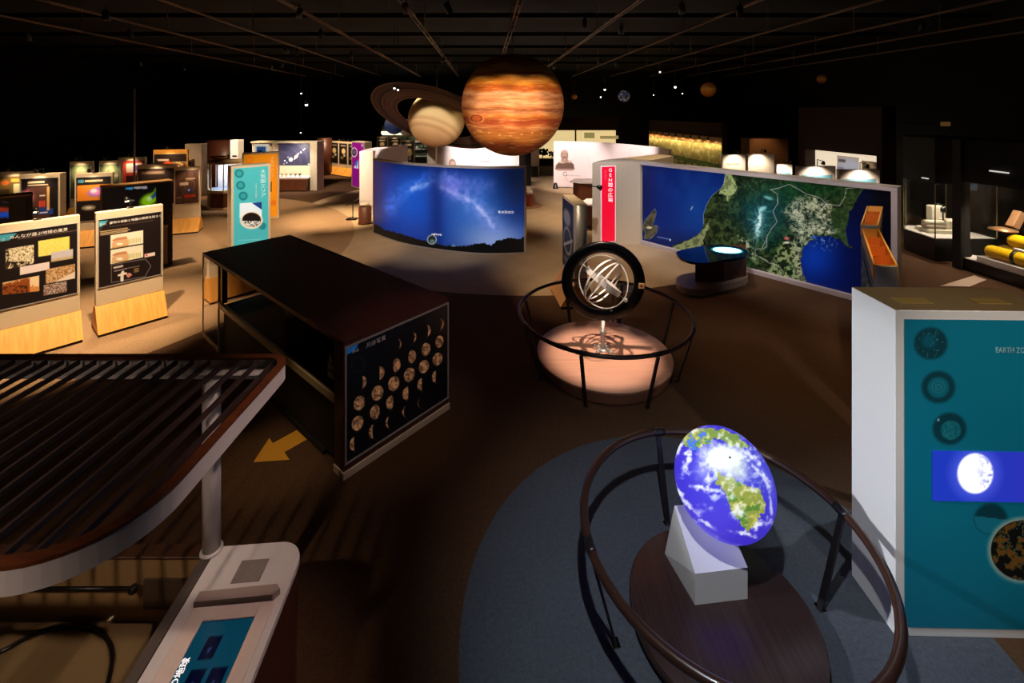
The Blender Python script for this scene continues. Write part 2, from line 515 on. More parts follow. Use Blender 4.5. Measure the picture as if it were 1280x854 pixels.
# ================================================================== BOTTOM LEFT: touch table with slatted canopy
CANW = mat('white_canopy_rim', rgb(222, 214, 214), .4)
def canopy_outline(off=0.0, n=12):
    x0, x1, y0, y1 = -4.6+off, -1.57-off, 1.70+off, 3.20-off
    pts = []
    def arc(cx, cy, r, a0, a1):
        for k in range(n+1):
            a = R(a0 + (a1-a0)*k/n); pts.append((cx + r*math.cos(a), cy + r*math.sin(a)))
    r1, r2 = max(.02, .15-off), max(.03, .42-off)
    arc(x1-r2, y0+r2, r2, -90, 0); arc(x1-r1, y1-r1, r1, 0, 90); arc(x0+r1, y1-r1, r1, 90, 180); arc(x0+r2, y0+r2, r2, 180, 270)
    return pts
ZC0, ZC1 = 2.145, 2.25
can = thing('slatted_canopy', 'dark slatted canopy with white rounded rim over the touch table', 'canopy', (0, 0, 0))
def ringwall(outer, inner, z0, z1):
    n = len(outer); mb = MB()
    vs = [(p[0], p[1], z0) for p in outer] + [(p[0], p[1], z1) for p in outer] + [(p[0], p[1], z0) for p in inner] + [(p[0], p[1], z1) for p in inner]
    fs = []
    for i in range(n):
        j = (i+1) % n
        fs += [(i, j, n+j, n+i), (2*n+j, 2*n+i, 3*n+i, 3*n+j), (n+i, n+j, 3*n+j, 3*n+i), (j, i, 2*n+i, 2*n+j)]
    return mb.add(vs, fs)
ringwall(canopy_outline(0), canopy_outline(.012), ZC0, ZC1-.002).build('rim', CANW, can)
ringwall(canopy_outline(-.003), canopy_outline(.05), ZC1-.002, ZC1+.012).build('top_frame', wood('canopy_frame_wood', rgb(120, 66, 36), rgb(84, 42, 24), .4, 'X'), can)
SLAT = mat('dark_slat_paint', rgb(62, 46, 46), .45)
x = -1.68; n = 0
while x > -4.5:
    ya = 1.75 + (0.36 - math.sqrt(max(0, .37**2 - max(0, x - (-1.99))**2)) if x > -1.99 else 0)
    tag_o = MB().box(x-.009, x+.009, ya, 3.15, ZC1-.035, ZC1-.005).build('slat', SLAT, can)
    x -= .115
MB().box(-4.5, -1.62, 3.085, 3.185, ZC0+.005, ZC0+.03).build('cross_rail', CANW, can)
# post carrying the canopy
post = thing('canopy_post', 'round white post holding the slatted canopy, standing on the console', 'post', (-2.09, 3.10, .9505))
MB().lathe([(.055, 0), (.055, ZC0-.95)], 28).build('shaft', CANW, post)
MB().lathe([(.07, 0), (.07, .01), (.058, .02)], 28).build('collar', CANW, post)

# console (white top, dark wood side) with a touch screen
CRZ = R(4.6); CPV = Vector((-2.05, 3.10, 0)); CLOC = CPV - Matrix.Rotation(CRZ, 3, 'Z') @ CPV
con = thing('touch_console', 'white-topped rounded console with blue touch screen and dark wood side', 'console', CLOC, CRZ)
def cl(v):
    return Matrix.Rotation(-CRZ, 3, 'Z') @ (Vector(v) - CLOC)
def rounded(x0, x1, y0, y1, rs, n=8):
    pts = []
    for (cx, cy, a0, r) in ((x1, y0, -90, rs[0]), (x1, y1, 0, rs[1]), (x0, y1, 90, rs[2]), (x0, y0, 180, rs[3])):
        sx = -1 if cx == x1 else 1; sy = 1 if cy == y0 else -1
        if r < .005: pts.append((cx, cy)); continue
        ox, oy = cx + sx*r, cy + sy*r
        for k in range(n+1):
            a = R(a0 + 90*k/n); pts.append((ox + r*math.cos(a), oy + r*math.sin(a)))
    return pts
MB().prism(rounded(-2.0, -1.47, .9, 3.10, (.02, .14, .02, .02)), 0, .91).build('cabinet', DKWOODZ, con)
ctop = rounded(-2.06, -1.455, .9, 3.13, (.02, .17, .02, .02))
MB().prism(ctop, .91, .95, bev=.004).build('top', CANW, con)
MB().box(-1.84, -1.66, 2.86, 3.01, .9505, .953, .001).build('speaker_grille', mat('grille_grey', rgb(140, 128, 124), .7, noise=.3, nscale=200), con)
# raised hood and screen bezel
MB().prism([(-1.985, 2.79), (-1.52, 2.80), (-1.49, 2.77), (-1.52, 2.735), (-1.985, 2.73)], .951, .99, bev=.003).build('hood', mat('hood_taupe', rgb(170, 150, 144), .5), con)
bz = MB()
bz.box(-1.98, -1.885, .95, 2.725, .9505, .962, .003).box(-1.585, -1.50, .95, 2.725, .9505, .962, .003).box(-1.885, -1.585, 2.645, 2.725, .9505, .962, .003)
bz.build('screen_bezel', mat('bezel_cream', rgb(228, 208, 200), .45), con)
def p_screen(c):
    c.fill(rgb(6, 62, 92)); c.mix(np.clip((c.y-.3)*1.4, 0, .5), rgb(20, 90, 110))
    for x0, x1, y0, y1 in ((.28, .54, .885, .955), (.26, .54, .79, .865), (.62, .90, .79, .865), (.26, .54, .66, .74), (.62, .90, .66, .74)):
        c.rect(x0, y0, x1, y1, rgb(4, 12, 44))
        c.disc((x0+x1)/2, y0+.03, .03, .008, rgb(40, 60, 110))
sheet('touch_screen', lambda u, v: (-1.885+.30*u, .95+1.695*v, .952+0*u), 60, 120, p_screen, printmat('screen_glow', .15, .4, .4), con, design='uv')
text('screen_lettering', 'みなさんの地球', .045, TEXTGLOW, con, (-1.858, 2.47, .954), (0, 0, R(90)), align='RIGHT')
MB().tube([(-1.462, 2.0, .62), (-1.452, 2.0, .62), (-1.452, 2.55, .62), (-1.462, 2.55, .62)], .006, 8).build('door_handle', CHROME, con)
# the basin table beside it
bas = thing('relief_table', 'wide glass-topped sunken display table beside the white console', 'display table', (0, 0, 0))
OLIVE = mat('olive_baize', rgb(128, 104, 66), .8, noise=.05, nscale=4)
WOODR = wood('table_rim_wood', rgb(90, 56, 36), rgb(62, 36, 24), .5, 'X')
MB().prism([(-5.6, .9), (-1.96, .9), (-2.135, 3.06), (-5.6, 3.06)], .40, .50).build('bed', OLIVE, bas)
MB().box(-5.6, -2.09, 3.06, 3.12, .50, .93).build('back_panel', mat('back_panel_umber', rgb(150, 118, 76), .8), bas)
MB().box(-5.6, -2.062, 3.05, 3.15, .93, .95, .004).build('rim', WOODR, bas)
MB().prism([(-2.13, 3.05), (-2.065, 3.05), (-1.89, .9), (-1.955, .9)], .5, .949).build('side_lining', mat('side_lining_grey', rgb(90, 80, 74), .6), bas)
MB().box(-5.5, -2.2, .95, 3.0, 0, .40).build('underframe', BLACKM, bas)
MB().box(-2.52, -2.15, 3.045, 3.06, .60, .80).build('access_flap', mat('flap_umber', rgb(70, 52, 34), .7), bas)
MB().tube([(-3.5, 3.0, .79), (-2.55, 3.0, .79)], .012, 8).sphere((-2.55, 3.0, .785), .03, 12, 8).build('pull_rod', BLACK, bas)
cab = []
for px, py in ((-40, 822), (0, 815), (30, 799), (60, 787), (92, 782), (116, 785), (133, 798), (140, 815), (139, 835), (133, 858), (120, 890)):
    cab.append(F(px, py, .515))
def spline(P, n=6, closed=False):
    out = []; m = len(P)
    for i in range(m if closed else m-1):
        a, b, c, d = (P[(i-1) % m] if closed or i > 0 else P[0]), P[i], P[(i+1) % m], (P[(i+2) % m] if closed or i+2 < m else P[m-1])
        for k in range(n):
            t = k/n
            out.append(.5*((2*b) + (c-a)*t + (2*a-5*b+4*c-d)*t*t + (3*b-a-3*c+d)*t**3))
    if not closed: out.append(P[-1])
    return out
tag(MB().tube(spline(cab), .013, 8).build('black_cable', BLACK), 'black cable looped on the olive bed of the sunken table', 'cable')
MB().prism([(-5.55, .95), (-1.97, .95), (-2.135, 3.045), (-5.55, 3.045)], .936, .944).build('glass_top', GLASS, bas)

# floor arrow
tag(MB().prism([tuple(F(px, py)[:2]) for px, py in ((316.8, 578), (336.7, 548), (341, 554.5), (371, 538), (383.6, 549.7), (355.4, 565.5), (361.8, 575))], .001, .004).build('floor_arrow', ARROWM),
    'yellow arrow stuck on the dark carpet beside the canopy corner', 'arrow')

# ================================================================== LONG TABLE WITH MOON PHOTOGRAPHS
# local frame: x along the moon-photo end (1.517), y along the length (4.8), origin = near corner
tc0 = F(429.3, 600)
tab = thing('moon_photo_table', 'long dark wooden canopy table with panel of moon photographs on its near end', 'display table', (tc0.x, tc0.y, 0), math.atan2(1.162, .975))
TW, TL = 1.517, 4.80
TM = Matrix.Translation(tab.location) @ Matrix.Rotation(tab.rotation_euler.z, 4, 'Z')
MB().box(0, TW, 0, TL, 1.44, 1.50, .004).build('top', wood('table_walnut', rgb(92, 42, 28), rgb(70, 30, 20), .6, 'Y', .8), tab)
MB().box(.0, TW, 0.0, .19, .08, 1.44).build('end_slab', DKWOODZ, tab)
MB().box(-.012, TW+.012, -.02, .20, 0, .08, .004).build('plinth', CREAM, tab)
MB().box(.03, TW-.03, .5, TL, .0, .06).build('floor_tray', BLACKM, tab)
MB().box(.0, .05, .19, 4.0, .74, .83, .004).build('sill', mat('sill_cream', rgb(196, 176, 140), .5), tab)
MB().box(TW-.05, TW, .19, 4.0, .74, .83, .004).build('sill', CREAM, tab)
MB().box(.05, TW-.05, .19, 3.9, .76, .80).build('desk_surface', GLOSSB, tab)
MB().box(.02, .035, .19, 1.5, .83, 1.44).box(TW-.035, TW-.02, .19, TL, .83, 1.44).build('dark_screen', GLASSD, tab)
MB().box(.06, TW-.06, .19, 3.9, .06, .76).build('under_cabinet', BLACKM, tab)
MB().box(.02, .10, 3.86, 3.98, .83, 1.44).build('post', BLACK, tab)
MB().box(TW-.1, TW-.02, 3.86, 3.98, .83, 1.44).build('post', BLACK, tab)
MB().box(.005, .02, 3.98, TL, .07, 1.42).box(0, TW, TL-.02, TL-.005, .07, 1.42).build('glass_screen', GLASS, tab)
ft = MB().box(0, .03, 3.98, TL, 0, .06, .002).box(0, TW, TL-.03, TL, 0, .06, .002).box(0, .025, 3.98, 4.0, .06, 1.44).box(0, .02, TL-.02, TL, .06, 1.44)
ft.build('screen_frame', CREAM, tab)
fr = MB()
x0, x1, z0, z1 = .03, TW-.025, .17, 1.42
for a in ((x0-.02, x1+.02, z0-.02, z0), (x0-.02, x1+.02, z1, z1+.02), (x0-.02, x0, z0, z1), (x1, x1+.02, z0, z1)):
    fr.box(a[0], a[1], -.016, -.001, a[2], a[3])
fr.build('picture_frame', mat('dull_aluminium', rgb(190, 180, 180), .5, .2), tab)
def s4(cx, cy): return 400 + cx/3.418, 360 + cy/3.418
def p_moons(c):
    c.fill(rgb(12, 11, 16))
    X, Y = (c.x-400)*3.418, (c.y-360)*3.418
    c.line([s4(95, 300), s4(550, 95)], .15, rgb(70, 70, 85), .5)
    c.poly([s4(88, 248), s4(182, 205), s4(150, 268), s4(88, 300)], rgb(40, 130, 215))
    c.ring(*s4(163, 328), 28/3.418, 33/3.418, .06, rgb(70, 70, 75), .7)
    M = [(177,405,16,28,.4),(168,492,24,31,1),(161,578,24,32,1),(150,665,18,30,-.45),
         (265,275,8,18,.05),(253,365,18,29,.5),(246,449,25,32,1),(238,530,21,31,-.9),(231,613,18,30,-.4),
         (328,243,17,25,.18),(322,331,18,29,.75),(315,409,25,31,1),(306,489,18,30,-.7),(301,572,17,27,-.25),
         (392,213,17,25,.22),(389,295,17,28,.8),(382,371,23,30,1),(375,450,17,29,-.6),(372,527,15,26,-.2),
         (453,185,16,26,.3),(450,263,16,28,.9),(444,336,21,28,1),(437,411,15,27,-.5),(433,490,11,20,-.12),
         (510,157,15,25,.3),(508,230,15,26,.9),(502,304,18,27,1),(498,378,13,26,-.45)]
    tex = fbm(c.x*.38, c.y*.38, oct=3)
    for mx, my, rx, ry, ph in M:
        rx0 = ry*.78
        lx, ly = (X-mx)/rx0, (Y-my + (X-mx)*.25)/ry
        d = np.hypot(lx, ly)
        lim = np.sqrt(np.clip(1-ly**2, 0, 1))
        if ph >= 1: lit = 1.0
        elif ph > 0: lit = np.clip((lx - lim*(1-2*ph))*6, 0, 1)
        else: lit = np.clip((-lx - lim*(1-2*(-ph)))*6, 0, 1)
        m = np.clip((1.05-d)*9, 0, 1)*lit
        colr = np.outer(.5+.75*np.clip((tex-.5)*1.8+.5, 0, 1), (.92, .66, .46))
        mm = m[:, None]; c.c = c.c*(1-mm) + colr*mm
        c.rect(*s4(mx-7, my+ry+5), *s4(mx+7, my+ry+7.5), rgb(90, 84, 84), .6)
flat('moon_phase_print', x0, x1, z0, z1, -.006, 250, 240, p_moons, printmat('moon_print', .35, .10, 1), tab)  # unlit print, given a faint glow of its own for brightness
text('panel_title', '月齢写真', .065, TEXTW, tab, (.40, -.009, 1.345))
text('panel_number', 'E-6', .06, TEXTW, tab, (.14, -.009, 1.35))
# warning stickers inside
st = MB(); st.prism([(0, 0), (.1, 0), (.05, .1)], 0, .002, M=Matrix.Translation((.018, .36, 1.16)) @ Matrix.Rotation(R(-90), 4, 'Z') @ Matrix.Rotation(R(90), 4, 'X'))
st.build('warning_triangle', mat('warning_yellow', rgb(150, 140, 60), .6), tab)
fl = MB()
for a, b in ((0, 0), (.07, 0), (0, .09), (.07, .09)):
    fl.box(.014, .018, .26+a-.02, .32+a-.02, .98+b, 1.05+b)
fl.build('notice_sticker', mat('sticker_grey', rgb(120, 120, 112), .6), tab)

# low honey plinth made up for a kiosk reflection, seen through the glass screen
lo = F(259, 383)
pl = thing('reflection_stand_in', 'low honey wood stand-in with cream upper band for a reflection in table glass', 'stand', (lo.x+.03, lo.y+.05, 0), A1)
MB().extr_x([(0, .05), (.5, .05), (.32, .52), (.12, .52)], .0, .95).build('base', GOLD, pl)
MB().box(.0, .92, .03, .47, 0, .05).build('kickboard', KICK, pl)
MB().box(.02, .93, .14, .30, .52, .92, .004).build('upper_band', CREAM, pl)

# ================================================================== KIOSKS (text panels on flared wooden bases)
LAMPS = []
def kiosk(corner, rz, w, label, paint=None, h=2.17, depth=.13, nx=60, nz=70, lampx=.5, arm=.38, group='information kiosks', power=34, basem=None, gz=(.80, 2.03), framem=None, printm=None, hb=.36, lamp=True):
    ca, sa = math.cos(rz), math.sin(rz)
    loc = Vector((corner[0], corner[1], 0)) + Vector((ca, sa, 0))*w/2 + Vector((-sa, ca, 0))*hb
    t = thing('information_kiosk', label, 'information kiosk', loc, rz, group)
    MB().extr_x([(-hb, .05), (hb, .05), (depth/2+.015, .47), (-depth/2-.015, .47)], -w/2, w/2).build('base', basem or GOLD, t)
    MB().box(-w/2+.01, w/2-.01, -hb+.015, hb-.015, 0, .05).build('kickboard', KICK, t)
    MB().box(-w/2+.01, w/2-.01, -depth/2, depth/2, .47, h, .006).build('body', framem or CREAM, t)
    e = .05
    y = -depth/2
    f = MB()
    a0, a1, b0, b1 = -w/2+e, w/2-e, gz[0], gz[1]
    for q in ((a0-.012, a1+.012, b0-.012, b0), (a0-.012, a1+.012, b1, b1+.012), (a0-.012, a0, b0, b1), (a1, a1+.012, b0, b1)):
        f.box(q[0], q[1], y-.012, y, q[2], q[3])
    f.build('panel_frame', ALU, t)
    flat('panel_print', a0, a1, b0, b1, y-.005, nx, nz, paint or (lambda c: c.fill(rgb(26, 20, 20))), printm or PRINT, t, None if paint is None or getattr(paint, 'px', True) else 'uv')
    if lamp:
        lx = -w/2 + w*lampx
        ab = MB().box(lx-.05, lx+.05, -.04, .04, h, h+.02).tube([(lx, 0, h+.01), (lx, 0, h+.14), (lx, -.04*(1 if arm > 0 else -1), h+.16), (lx, -arm, h+.13)], .011, 8)
        ao = ab.build('lamp_arm', BLACK, t)
        M = Matrix.Translation((lx, -arm, h+.12)) @ Matrix.Rotation(R(35 if arm > 0 else -35), 4, 'X')
        MB().lathe([(.022, .06), (.035, .03), (.05, -.05), (.046, -.05), (.03, -.01)], 16, M=M).build('lamp_head', BLACK, ao)
        MB().lathe([(.035, -.03), (.03, -.035)], 16, M=M).build('bulb', LAMP, ao)
        Wm = Matrix.Translation(loc) @ Matrix.Rotation(rz, 4, 'Z')
        p = Wm @ Vector((lx, -arm, h+.06)); q = Wm @ Vector((lx, -depth/2*(1 if arm > 0 else -1), 1.35))
        spot(p, q, power, 105, .9, WARM, .03)
    return t

def design(fn):
    fn.px = False; return fn

def cE(cx, cy): return cx/6.327, 265 + cy/6.327          # crop of the first kiosk to image pixels
def p_k1(c):
    c.fill(rgb(22, 12, 14))
    n = fbm(c.x*.9, c.y*.9, oct=3); n2 = fbm(c.x*.45, c.y*.45, oct=4)
    c.poly([cE(-60, 190), cE(135, 166), cE(75, 225), cE(-60, 245)], rgb(70, 165, 195))
    c.line([cE(140, 215), cE(610, 145)], .25, rgb(150, 120, 100), .7)
    q = [cE(45, 295), cE(268, 258), cE(268, 408), cE(45, 455)]
    c.poly(q, rgb(236, 226, 196)); m = c.mask(q)
    c.mix(m*(n > .56)*.8, rgb(120, 95, 60)); c.mix(m*(c.y > 327)*(n2 > .45), rgb(40, 26, 22))
    c.mix(m*(c.x < 11)*(n > .42), rgb(60, 44, 26))
    q = [cE(303, 230), cE(550, 192), cE(550, 318), cE(303, 355)]
    c.poly(q, rgb(238, 222, 90)); c.mix(c.mask(q)*(n > .5)*.6, rgb(226, 232, 160))
    q = [cE(405, 322), cE(577, 292), cE(577, 368), cE(405, 396)]
    c.poly(q, rgb(205, 200, 215)); c.mix(c.mask(q)*np.clip((c.y-321-(75-c.x)*.15)/5, 0, 1)*(.4+n), rgb(196, 160, 84))
    q = [cE(158, 436), cE(391, 394), cE(391, 455), cE(158, 500)]
    c.poly(q, rgb(240, 226, 230))
    q = [cE(362, 455), cE(593, 410), cE(593, 525), cE(362, 568)]
    c.poly(q, rgb(222, 190, 150)); m = c.mask(q); c.mix(m*(n > .5), rgb(160, 112, 50))
    c.poly([cE(430, 556), cE(593, 470), cE(593, 525)], rgb(240, 224, 214))
    q = [cE(20, 560), cE(310, 502), cE(310, 625), cE(20, 655)]
    c.poly(q, rgb(250, 222, 180)); m = c.mask(q)
    c.mix(m*np.clip((c.y-353 + (c.x-3)*.25 + n2*9 - 5)/4, 0, 1)*(c.x < 37), rgb(150, 74, 26)); c.mix(m*(c.x >= 37)*(c.y > 361-(n*6)), rgb(226, 150, 80))
    c.mix(m*(n2 < .42)*(c.x < 35)*(c.y > 357), rgb(60, 28, 12))
    q = [cE(346, 580), cE(527, 548), cE(527, 630), cE(346, 662)]
    c.poly(q, rgb(205, 196, 200)); c.mix(c.mask(q)*(n > .47), rgb(130, 96, 76))
KP = Vector((-7.44, 7.736, 0))                                   # right front foot of the first kiosk
kL = KP - d1*1.05
k1 = kiosk(kL, A1, 1.05, 'kiosk with landscape photo collage and blue corner tab, at left edge', p_k1, nx=180, nz=200, power=12, arm=-.3)
text('panel_title', 'みんなが選ぶ地球の風景', .062, TEXTW, k1, (.02, -.075, 1.945))
text('panel_number', 'E-12', .05, TEXTW, k1, (-.415, -.075, 1.93))

def cG(cx, cy): return 110 + cx/6.83, 255 + cy/6.83
def p_k2(c):
    c.fill(rgb(24, 12, 14))
    n = fbm(c.x*1.0, c.y*1.0, oct=3)
    c.poly([cG(62, 152), cG(175, 140), cG(118, 195), cG(62, 205)], rgb(80, 175, 205))
    c.line([cG(118, 200), cG(68, 285)], .3, rgb(150, 130, 120), .7)
    c.line([cG(180, 195), cG(560, 140)], .2, rgb(160, 130, 110), .5)
    for k in range(3):
        c.line([cG(108, 238+k*14), cG(335+(k % 2)*20, 206+k*13)], .6, rgb(228, 200, 150), .85)
    for (a, b, cc, d) in ((268, 224, 336, 383), (394, 346, 455, 515)):
        q = [cG(192, a), cG(471, b), cG(471, cc), cG(192, d)]
        c.poly(q, rgb(252, 244, 224))
        c.poly([cG(205, a+65), cG(235, a+30), cG(330, a+12), cG(345, a+45), cG(345, a+85), cG(205, a+108)], rgb(226, 184, 140), .9)
        c.poly([cG(208, a+40), cG(245, a+22), cG(325, a+10), cG(338, a+28), cG(210, a+50)], rgb(206, 142, 100))
        c.disc(*cG(270, a+75), 4.2, 1.8, rgb(250, 246, 236))
        c.line([cG(204, a+108), cG(345, a+86)], .4, rgb(200, 160, 60))
        for k in range(7):
            c.line([cG(350+k*16, a+35-k*2), cG(350+k*16, a+72-k*3)], .7, rgb(190, 196, 110), .7)
    c.poly([cG(483, 428), cG(572, 410), cG(572, 440), cG(483, 458)], rgb(248, 226, 224)); c.disc(*cG(500, 438), 1.2, 1.2, rgb(230, 60, 70))
    c.line([cG(200, 520), cG(490, 470), cG(537, 528), cG(487, 620), cG(200, 672), cG(200, 520)], .35, rgb(130, 124, 130), .9)
    c.line([cG(225, 545), cG(292, 530)], 2.0, rgb(205, 200, 200)); c.line([cG(225, 575), cG(330, 552)], .7, rgb(190, 184, 184), .8)
    c.line([cG(340, 548), cG(440, 530)], .5, rgb(150, 140, 140), .8)
    c.disc(*cG(298, 585), 1.9, 2.2, rgb(245, 242, 240)); c.line([cG(292, 595), cG(290, 650)], 3.4, rgb(245, 242, 240)); c.line([cG(262, 610), cG(325, 592)], 1.8, rgb(245, 242, 240))
    c.poly([cG(320, 602), cG(356, 586), cG(378, 606), cG(342, 632)], rgb(216, 150, 140))
    for k in range(4): c.line([cG(395, 557+k*9), cG(430, 549+k*9)], .5, rgb(170, 140, 90), .8)
k2c = F(122.5, 423)
k2 = kiosk(k2c, A1, 1.005, 'kiosk with two white house diagrams on black panel, beside photo-collage kiosk', p_k2, nx=170, nz=210, power=12, arm=-.3)
text('panel_title', '建物の振動と地盤の関係を知ろう', .052, TEXTW, k2, (.08, -.075, 1.95))
text('panel_number', 'E-11', .05, TEXTW, k2, (-.39, -.075, 1.945))

# black display cabinets behind
def cabinet(corner, rz, w, label, paint, h=2.22, nx=100, nz=90):
    t = thing('black_display_cabinet', label, 'display cabinet', (corner[0], corner[1], 0), rz, 'black display cabinets')
    MB().box(0, w-.1, 0, .32, .06, h-.04, .004).build('body', BLACK, t)
    MB().box(.02, w-.06, .03, .3, 0, .06).build('plinth', BLACKM, t)
    MB().box(-.01, w+.01, -.02, .36, h-.04, h, .004).build('cap', mat('cap_tan', rgb(140, 100, 56), .5), t)
    MB().box(w-.10, w, 0, .34, 0, h-.04, .004).build('side_post', KICK, t)
    MB().box(w-.33, w-.11, -.07, 0, 1.02, 1.08, .004).build('ledge', mat('ledge_tan', rgb(170, 126, 74), .5), t)
    MB().box(w-.31, w-.12, -.05, 0, .06, 1.02).build('lower_column', mat('column_taupe', rgb(120, 96, 72), .6), t)
    flat('panel_print', .06, w-.35, .62, h-.08, -.004, nx, nz, paint, GLOWSOFT, t)
    return t
kc = Vector((-8.88, 11.66, 0))
def p_comet(c):
    c.fill(rgb(6, 8, 14))
    c.rect(157, 233.5, 166, 237, rgb(60, 160, 220)); c.rect(167, 233, 184, 236, rgb(220, 220, 225), .8)
    c.rect(162, 250, 168, 251.2, rgb(190, 190, 190), .7)
    c.line([(187, 250), (194, 240), (201, 230)], 3.2, rgb(90, 150, 20), .9, soft=2.4)
    c.disc(186, 250, 11.5, 7.2, rgb(150, 215, 10), .6, rot=-.45)
    c.line([(190, 247), (200, 238)], 2.5, rgb(30, 70, 160), .9, soft=2)
    c.disc(186.5, 248.6, 3.3, 3, rgb(200, 250, 160), .6)
cabinet(kc - d1*1.36, A1, 1.36, 'black cabinet with glowing green comet picture behind house-diagram kiosk', p_comet)
def p_swirl(c):
    c.fill(rgb(8, 6, 12))
    c.line([(-5, 262), (10, 263), (24, 272), (34, 282)], 4, rgb(190, 60, 30), .9, soft=3)
    c.line([(-5, 270), (8, 268), (20, 274), (28, 282)], 4, rgb(30, 90, 220), .95, soft=3)
    c.rect(3, 252, 24, 253, rgb(120, 120, 130), .5)
cabinet(kc - d1*2.5 - d1*1.6, A1, 1.6, 'black cabinet with red and blue swirl picture at left edge', p_swirl)

# second row of kiosks
def along(p, d, px):
    r = (px-CX)/FOC; t = (r*p[1]-p[0]) / (d[0]-r*d[1]); return Vector((p[0]+d[0]*t, p[1]+d[1]*t, 0))
@design
def p_pillars(c):
    c.fill(rgb(20, 12, 14)); c.rect(.15, .1, .78, .80, rgb(84, 52, 44))
    n = fbm(c.x*9, c.y*12, oct=3)
    c.disc(.12, .58, .22, .16, rgb(205, 120, 150), .5, .9); c.disc(.08, .35, .12, .2, rgb(110, 80, 60), .5, .9)
    c.rect(.30, .18, .86, .30, rgb(24, 70, 170)); c.mix((c.y > .25)*(c.y < .36)*(n > .5)*(c.x > .3)*(c.x < .86), rgb(24, 70, 170))
    for k in range(3): c.line([(.50+k*.06, .37), (.50+k*.06, .47)], .03, rgb(220, 70, 50), soft=.02)
    c.rect(.46, .20, .70, .235, rgb(230, 225, 235)); c.rect(.18, .83, .72, .87, rgb(225, 200, 170), .8)
    c.rect(.70, .26, .76, .8, rgb(226, 176, 112)); c.rect(.5, .60, .64, .62, rgb(220, 200, 190)); c.rect(.18, .90, .62, .93, rgb(210, 190, 160), .9)
a22 = R(22)
kiosk((-14.10-.13, 12.75), a22, .92, 'kiosk with pink and blue nebula picture, left of the orange galaxy kiosk', p_pillars, depth=.34, nx=60, nz=70, gz=(.75, 2.05))
@design
def p_galaxy(c):
    c.fill(rgb(22, 12, 12)); c.rect(.02, .46, .98, .82, rgb(222, 132, 40))
    n = fbm(c.x*14, c.y*16, oct=3)
    c.disc(.66, .66, .36, .11, rgb(170, 120, 200), .3, 1, .1); c.disc(.66, .64, .26, .05, rgb(240, 140, 220), .4); c.disc(.5, .68, .1, .05, rgb(235, 225, 240), .5)
    c.disc(.35, .30, .20, .06, rgb(160, 150, 130), .3); c.disc(.35, .30, .1, .02, rgb(230, 225, 215), .3); c.disc(.88, .32, .08, .05, rgb(240, 230, 200), .3)
    c.rect(.04, .88, .2, .95, rgb(80, 160, 190)); c.rect(.25, .89, .75, .93, rgb(220, 190, 150), .9)
kiosk((-12.94+.12, 12.9), R(24), .90, 'kiosk with orange galaxy picture, behind the two nearest kiosks', p_galaxy, depth=.13, nx=60, nz=70, gz=(.75, 2.05))
@design
def p_orbits(c):
    c.fill(rgb(84, 52, 40)); n = fbm(c.x*6, c.y*6, oct=4)
    c.mix((n-.45)*2, rgb(40, 26, 26)); c.rect(.2, .55, .55, .64, rgb(226, 206, 180), .8); c.rect(.45, .72, .85, .76, rgb(210, 180, 150), .7)
    c.ring(.62, .55, .22, .16, .06, rgb(180, 170, 160), .7); c.disc(.60, .40, .12, .07, rgb(40, 60, 140), .3); c.disc(.58, .40, .04, .03, rgb(230, 235, 250), .3)
    c.rect(.40, .18, .62, .27, rgb(200, 30, 24)); c.rect(.66, .19, .88, .26, rgb(190, 60, 40)); c.rect(.05, .16, .25, .22, rgb(150, 110, 90), .7)
kiosk((-11.04, 14.42), R(24), .74, 'kiosk with brown orbit diagram and red caption, right of the comet cabinet', p_orbits, nx=60, nz=70, lampx=.7, arm=.42, gz=(.95, 2.06))
@design
def p_plain(c):
    c.fill(rgb(36, 24, 22)); c.mix(np.clip((c.y-.5), 0, .5), rgb(90, 66, 56)); c.rect(.1, .84, .7, .9, rgb(190, 160, 130), .7)
kiosk((-12.9, 15.1), R(14), 1.2, 'kiosk with dark blank panel seen over the comet cabinet', p_plain, nx=30, nz=30)
@design
def p_red(c):
    c.fill(rgb(196, 60, 44)); c.rect(.3, .62, .9, .92, rgb(240, 220, 210)); c.rect(.6, .66, .98, .84, rgb(110, 60, 190)); c.rect(.3, .05, .95, .5, rgb(60, 30, 26)); c.rect(.05, .1, .25, .9, rgb(220, 90, 60), .6)
kiosk((-15.75, 17.6), R(16), .95, 'kiosk with red panel and purple picture in the far left row', p_red, nx=30, nz=40)
def greenp(seed):
    @design
    def p(c):
        n = fbm(c.x*5+seed, c.y*5, oct=4); c.fill(rgb(60, 76, 50)); c.disc(.5, .72, .42, .25, rgb(214, 222, 170), .8); c.mix((n > .55)*.5, rgb(120, 140, 90)); c.rect(.5, .62, .9, .68, rgb(240, 230, 210), .8)
    return p
kiosk((-16.2, 16.1), R(16), .70, 'kiosk with pale green panel, left of a matching green one', greenp(1), nx=30, nz=40)
kiosk((-15.35, 16.35), R(16), .70, 'kiosk with pale green panel, next to the red-panel kiosk', greenp(7), nx=30, nz=40)
@design
def p_yel(c):
    c.fill(rgb(120, 96, 50)); c.rect(.45, .30, .98, .80, rgb(250, 240, 190)); c.rect(.05, .3, .35, .7, rgb(70, 54, 34)); c.rect(.4, .86, .98, .95, rgb(226, 170, 70)); c.disc(.22, .85, .12, .06, rgb(210, 110, 40))
kiosk((-15.55, 13.2), R(18), .95, 'kiosk with bright yellow-white sheet behind the swirl cabinet', p_yel, nx=30, nz=40)
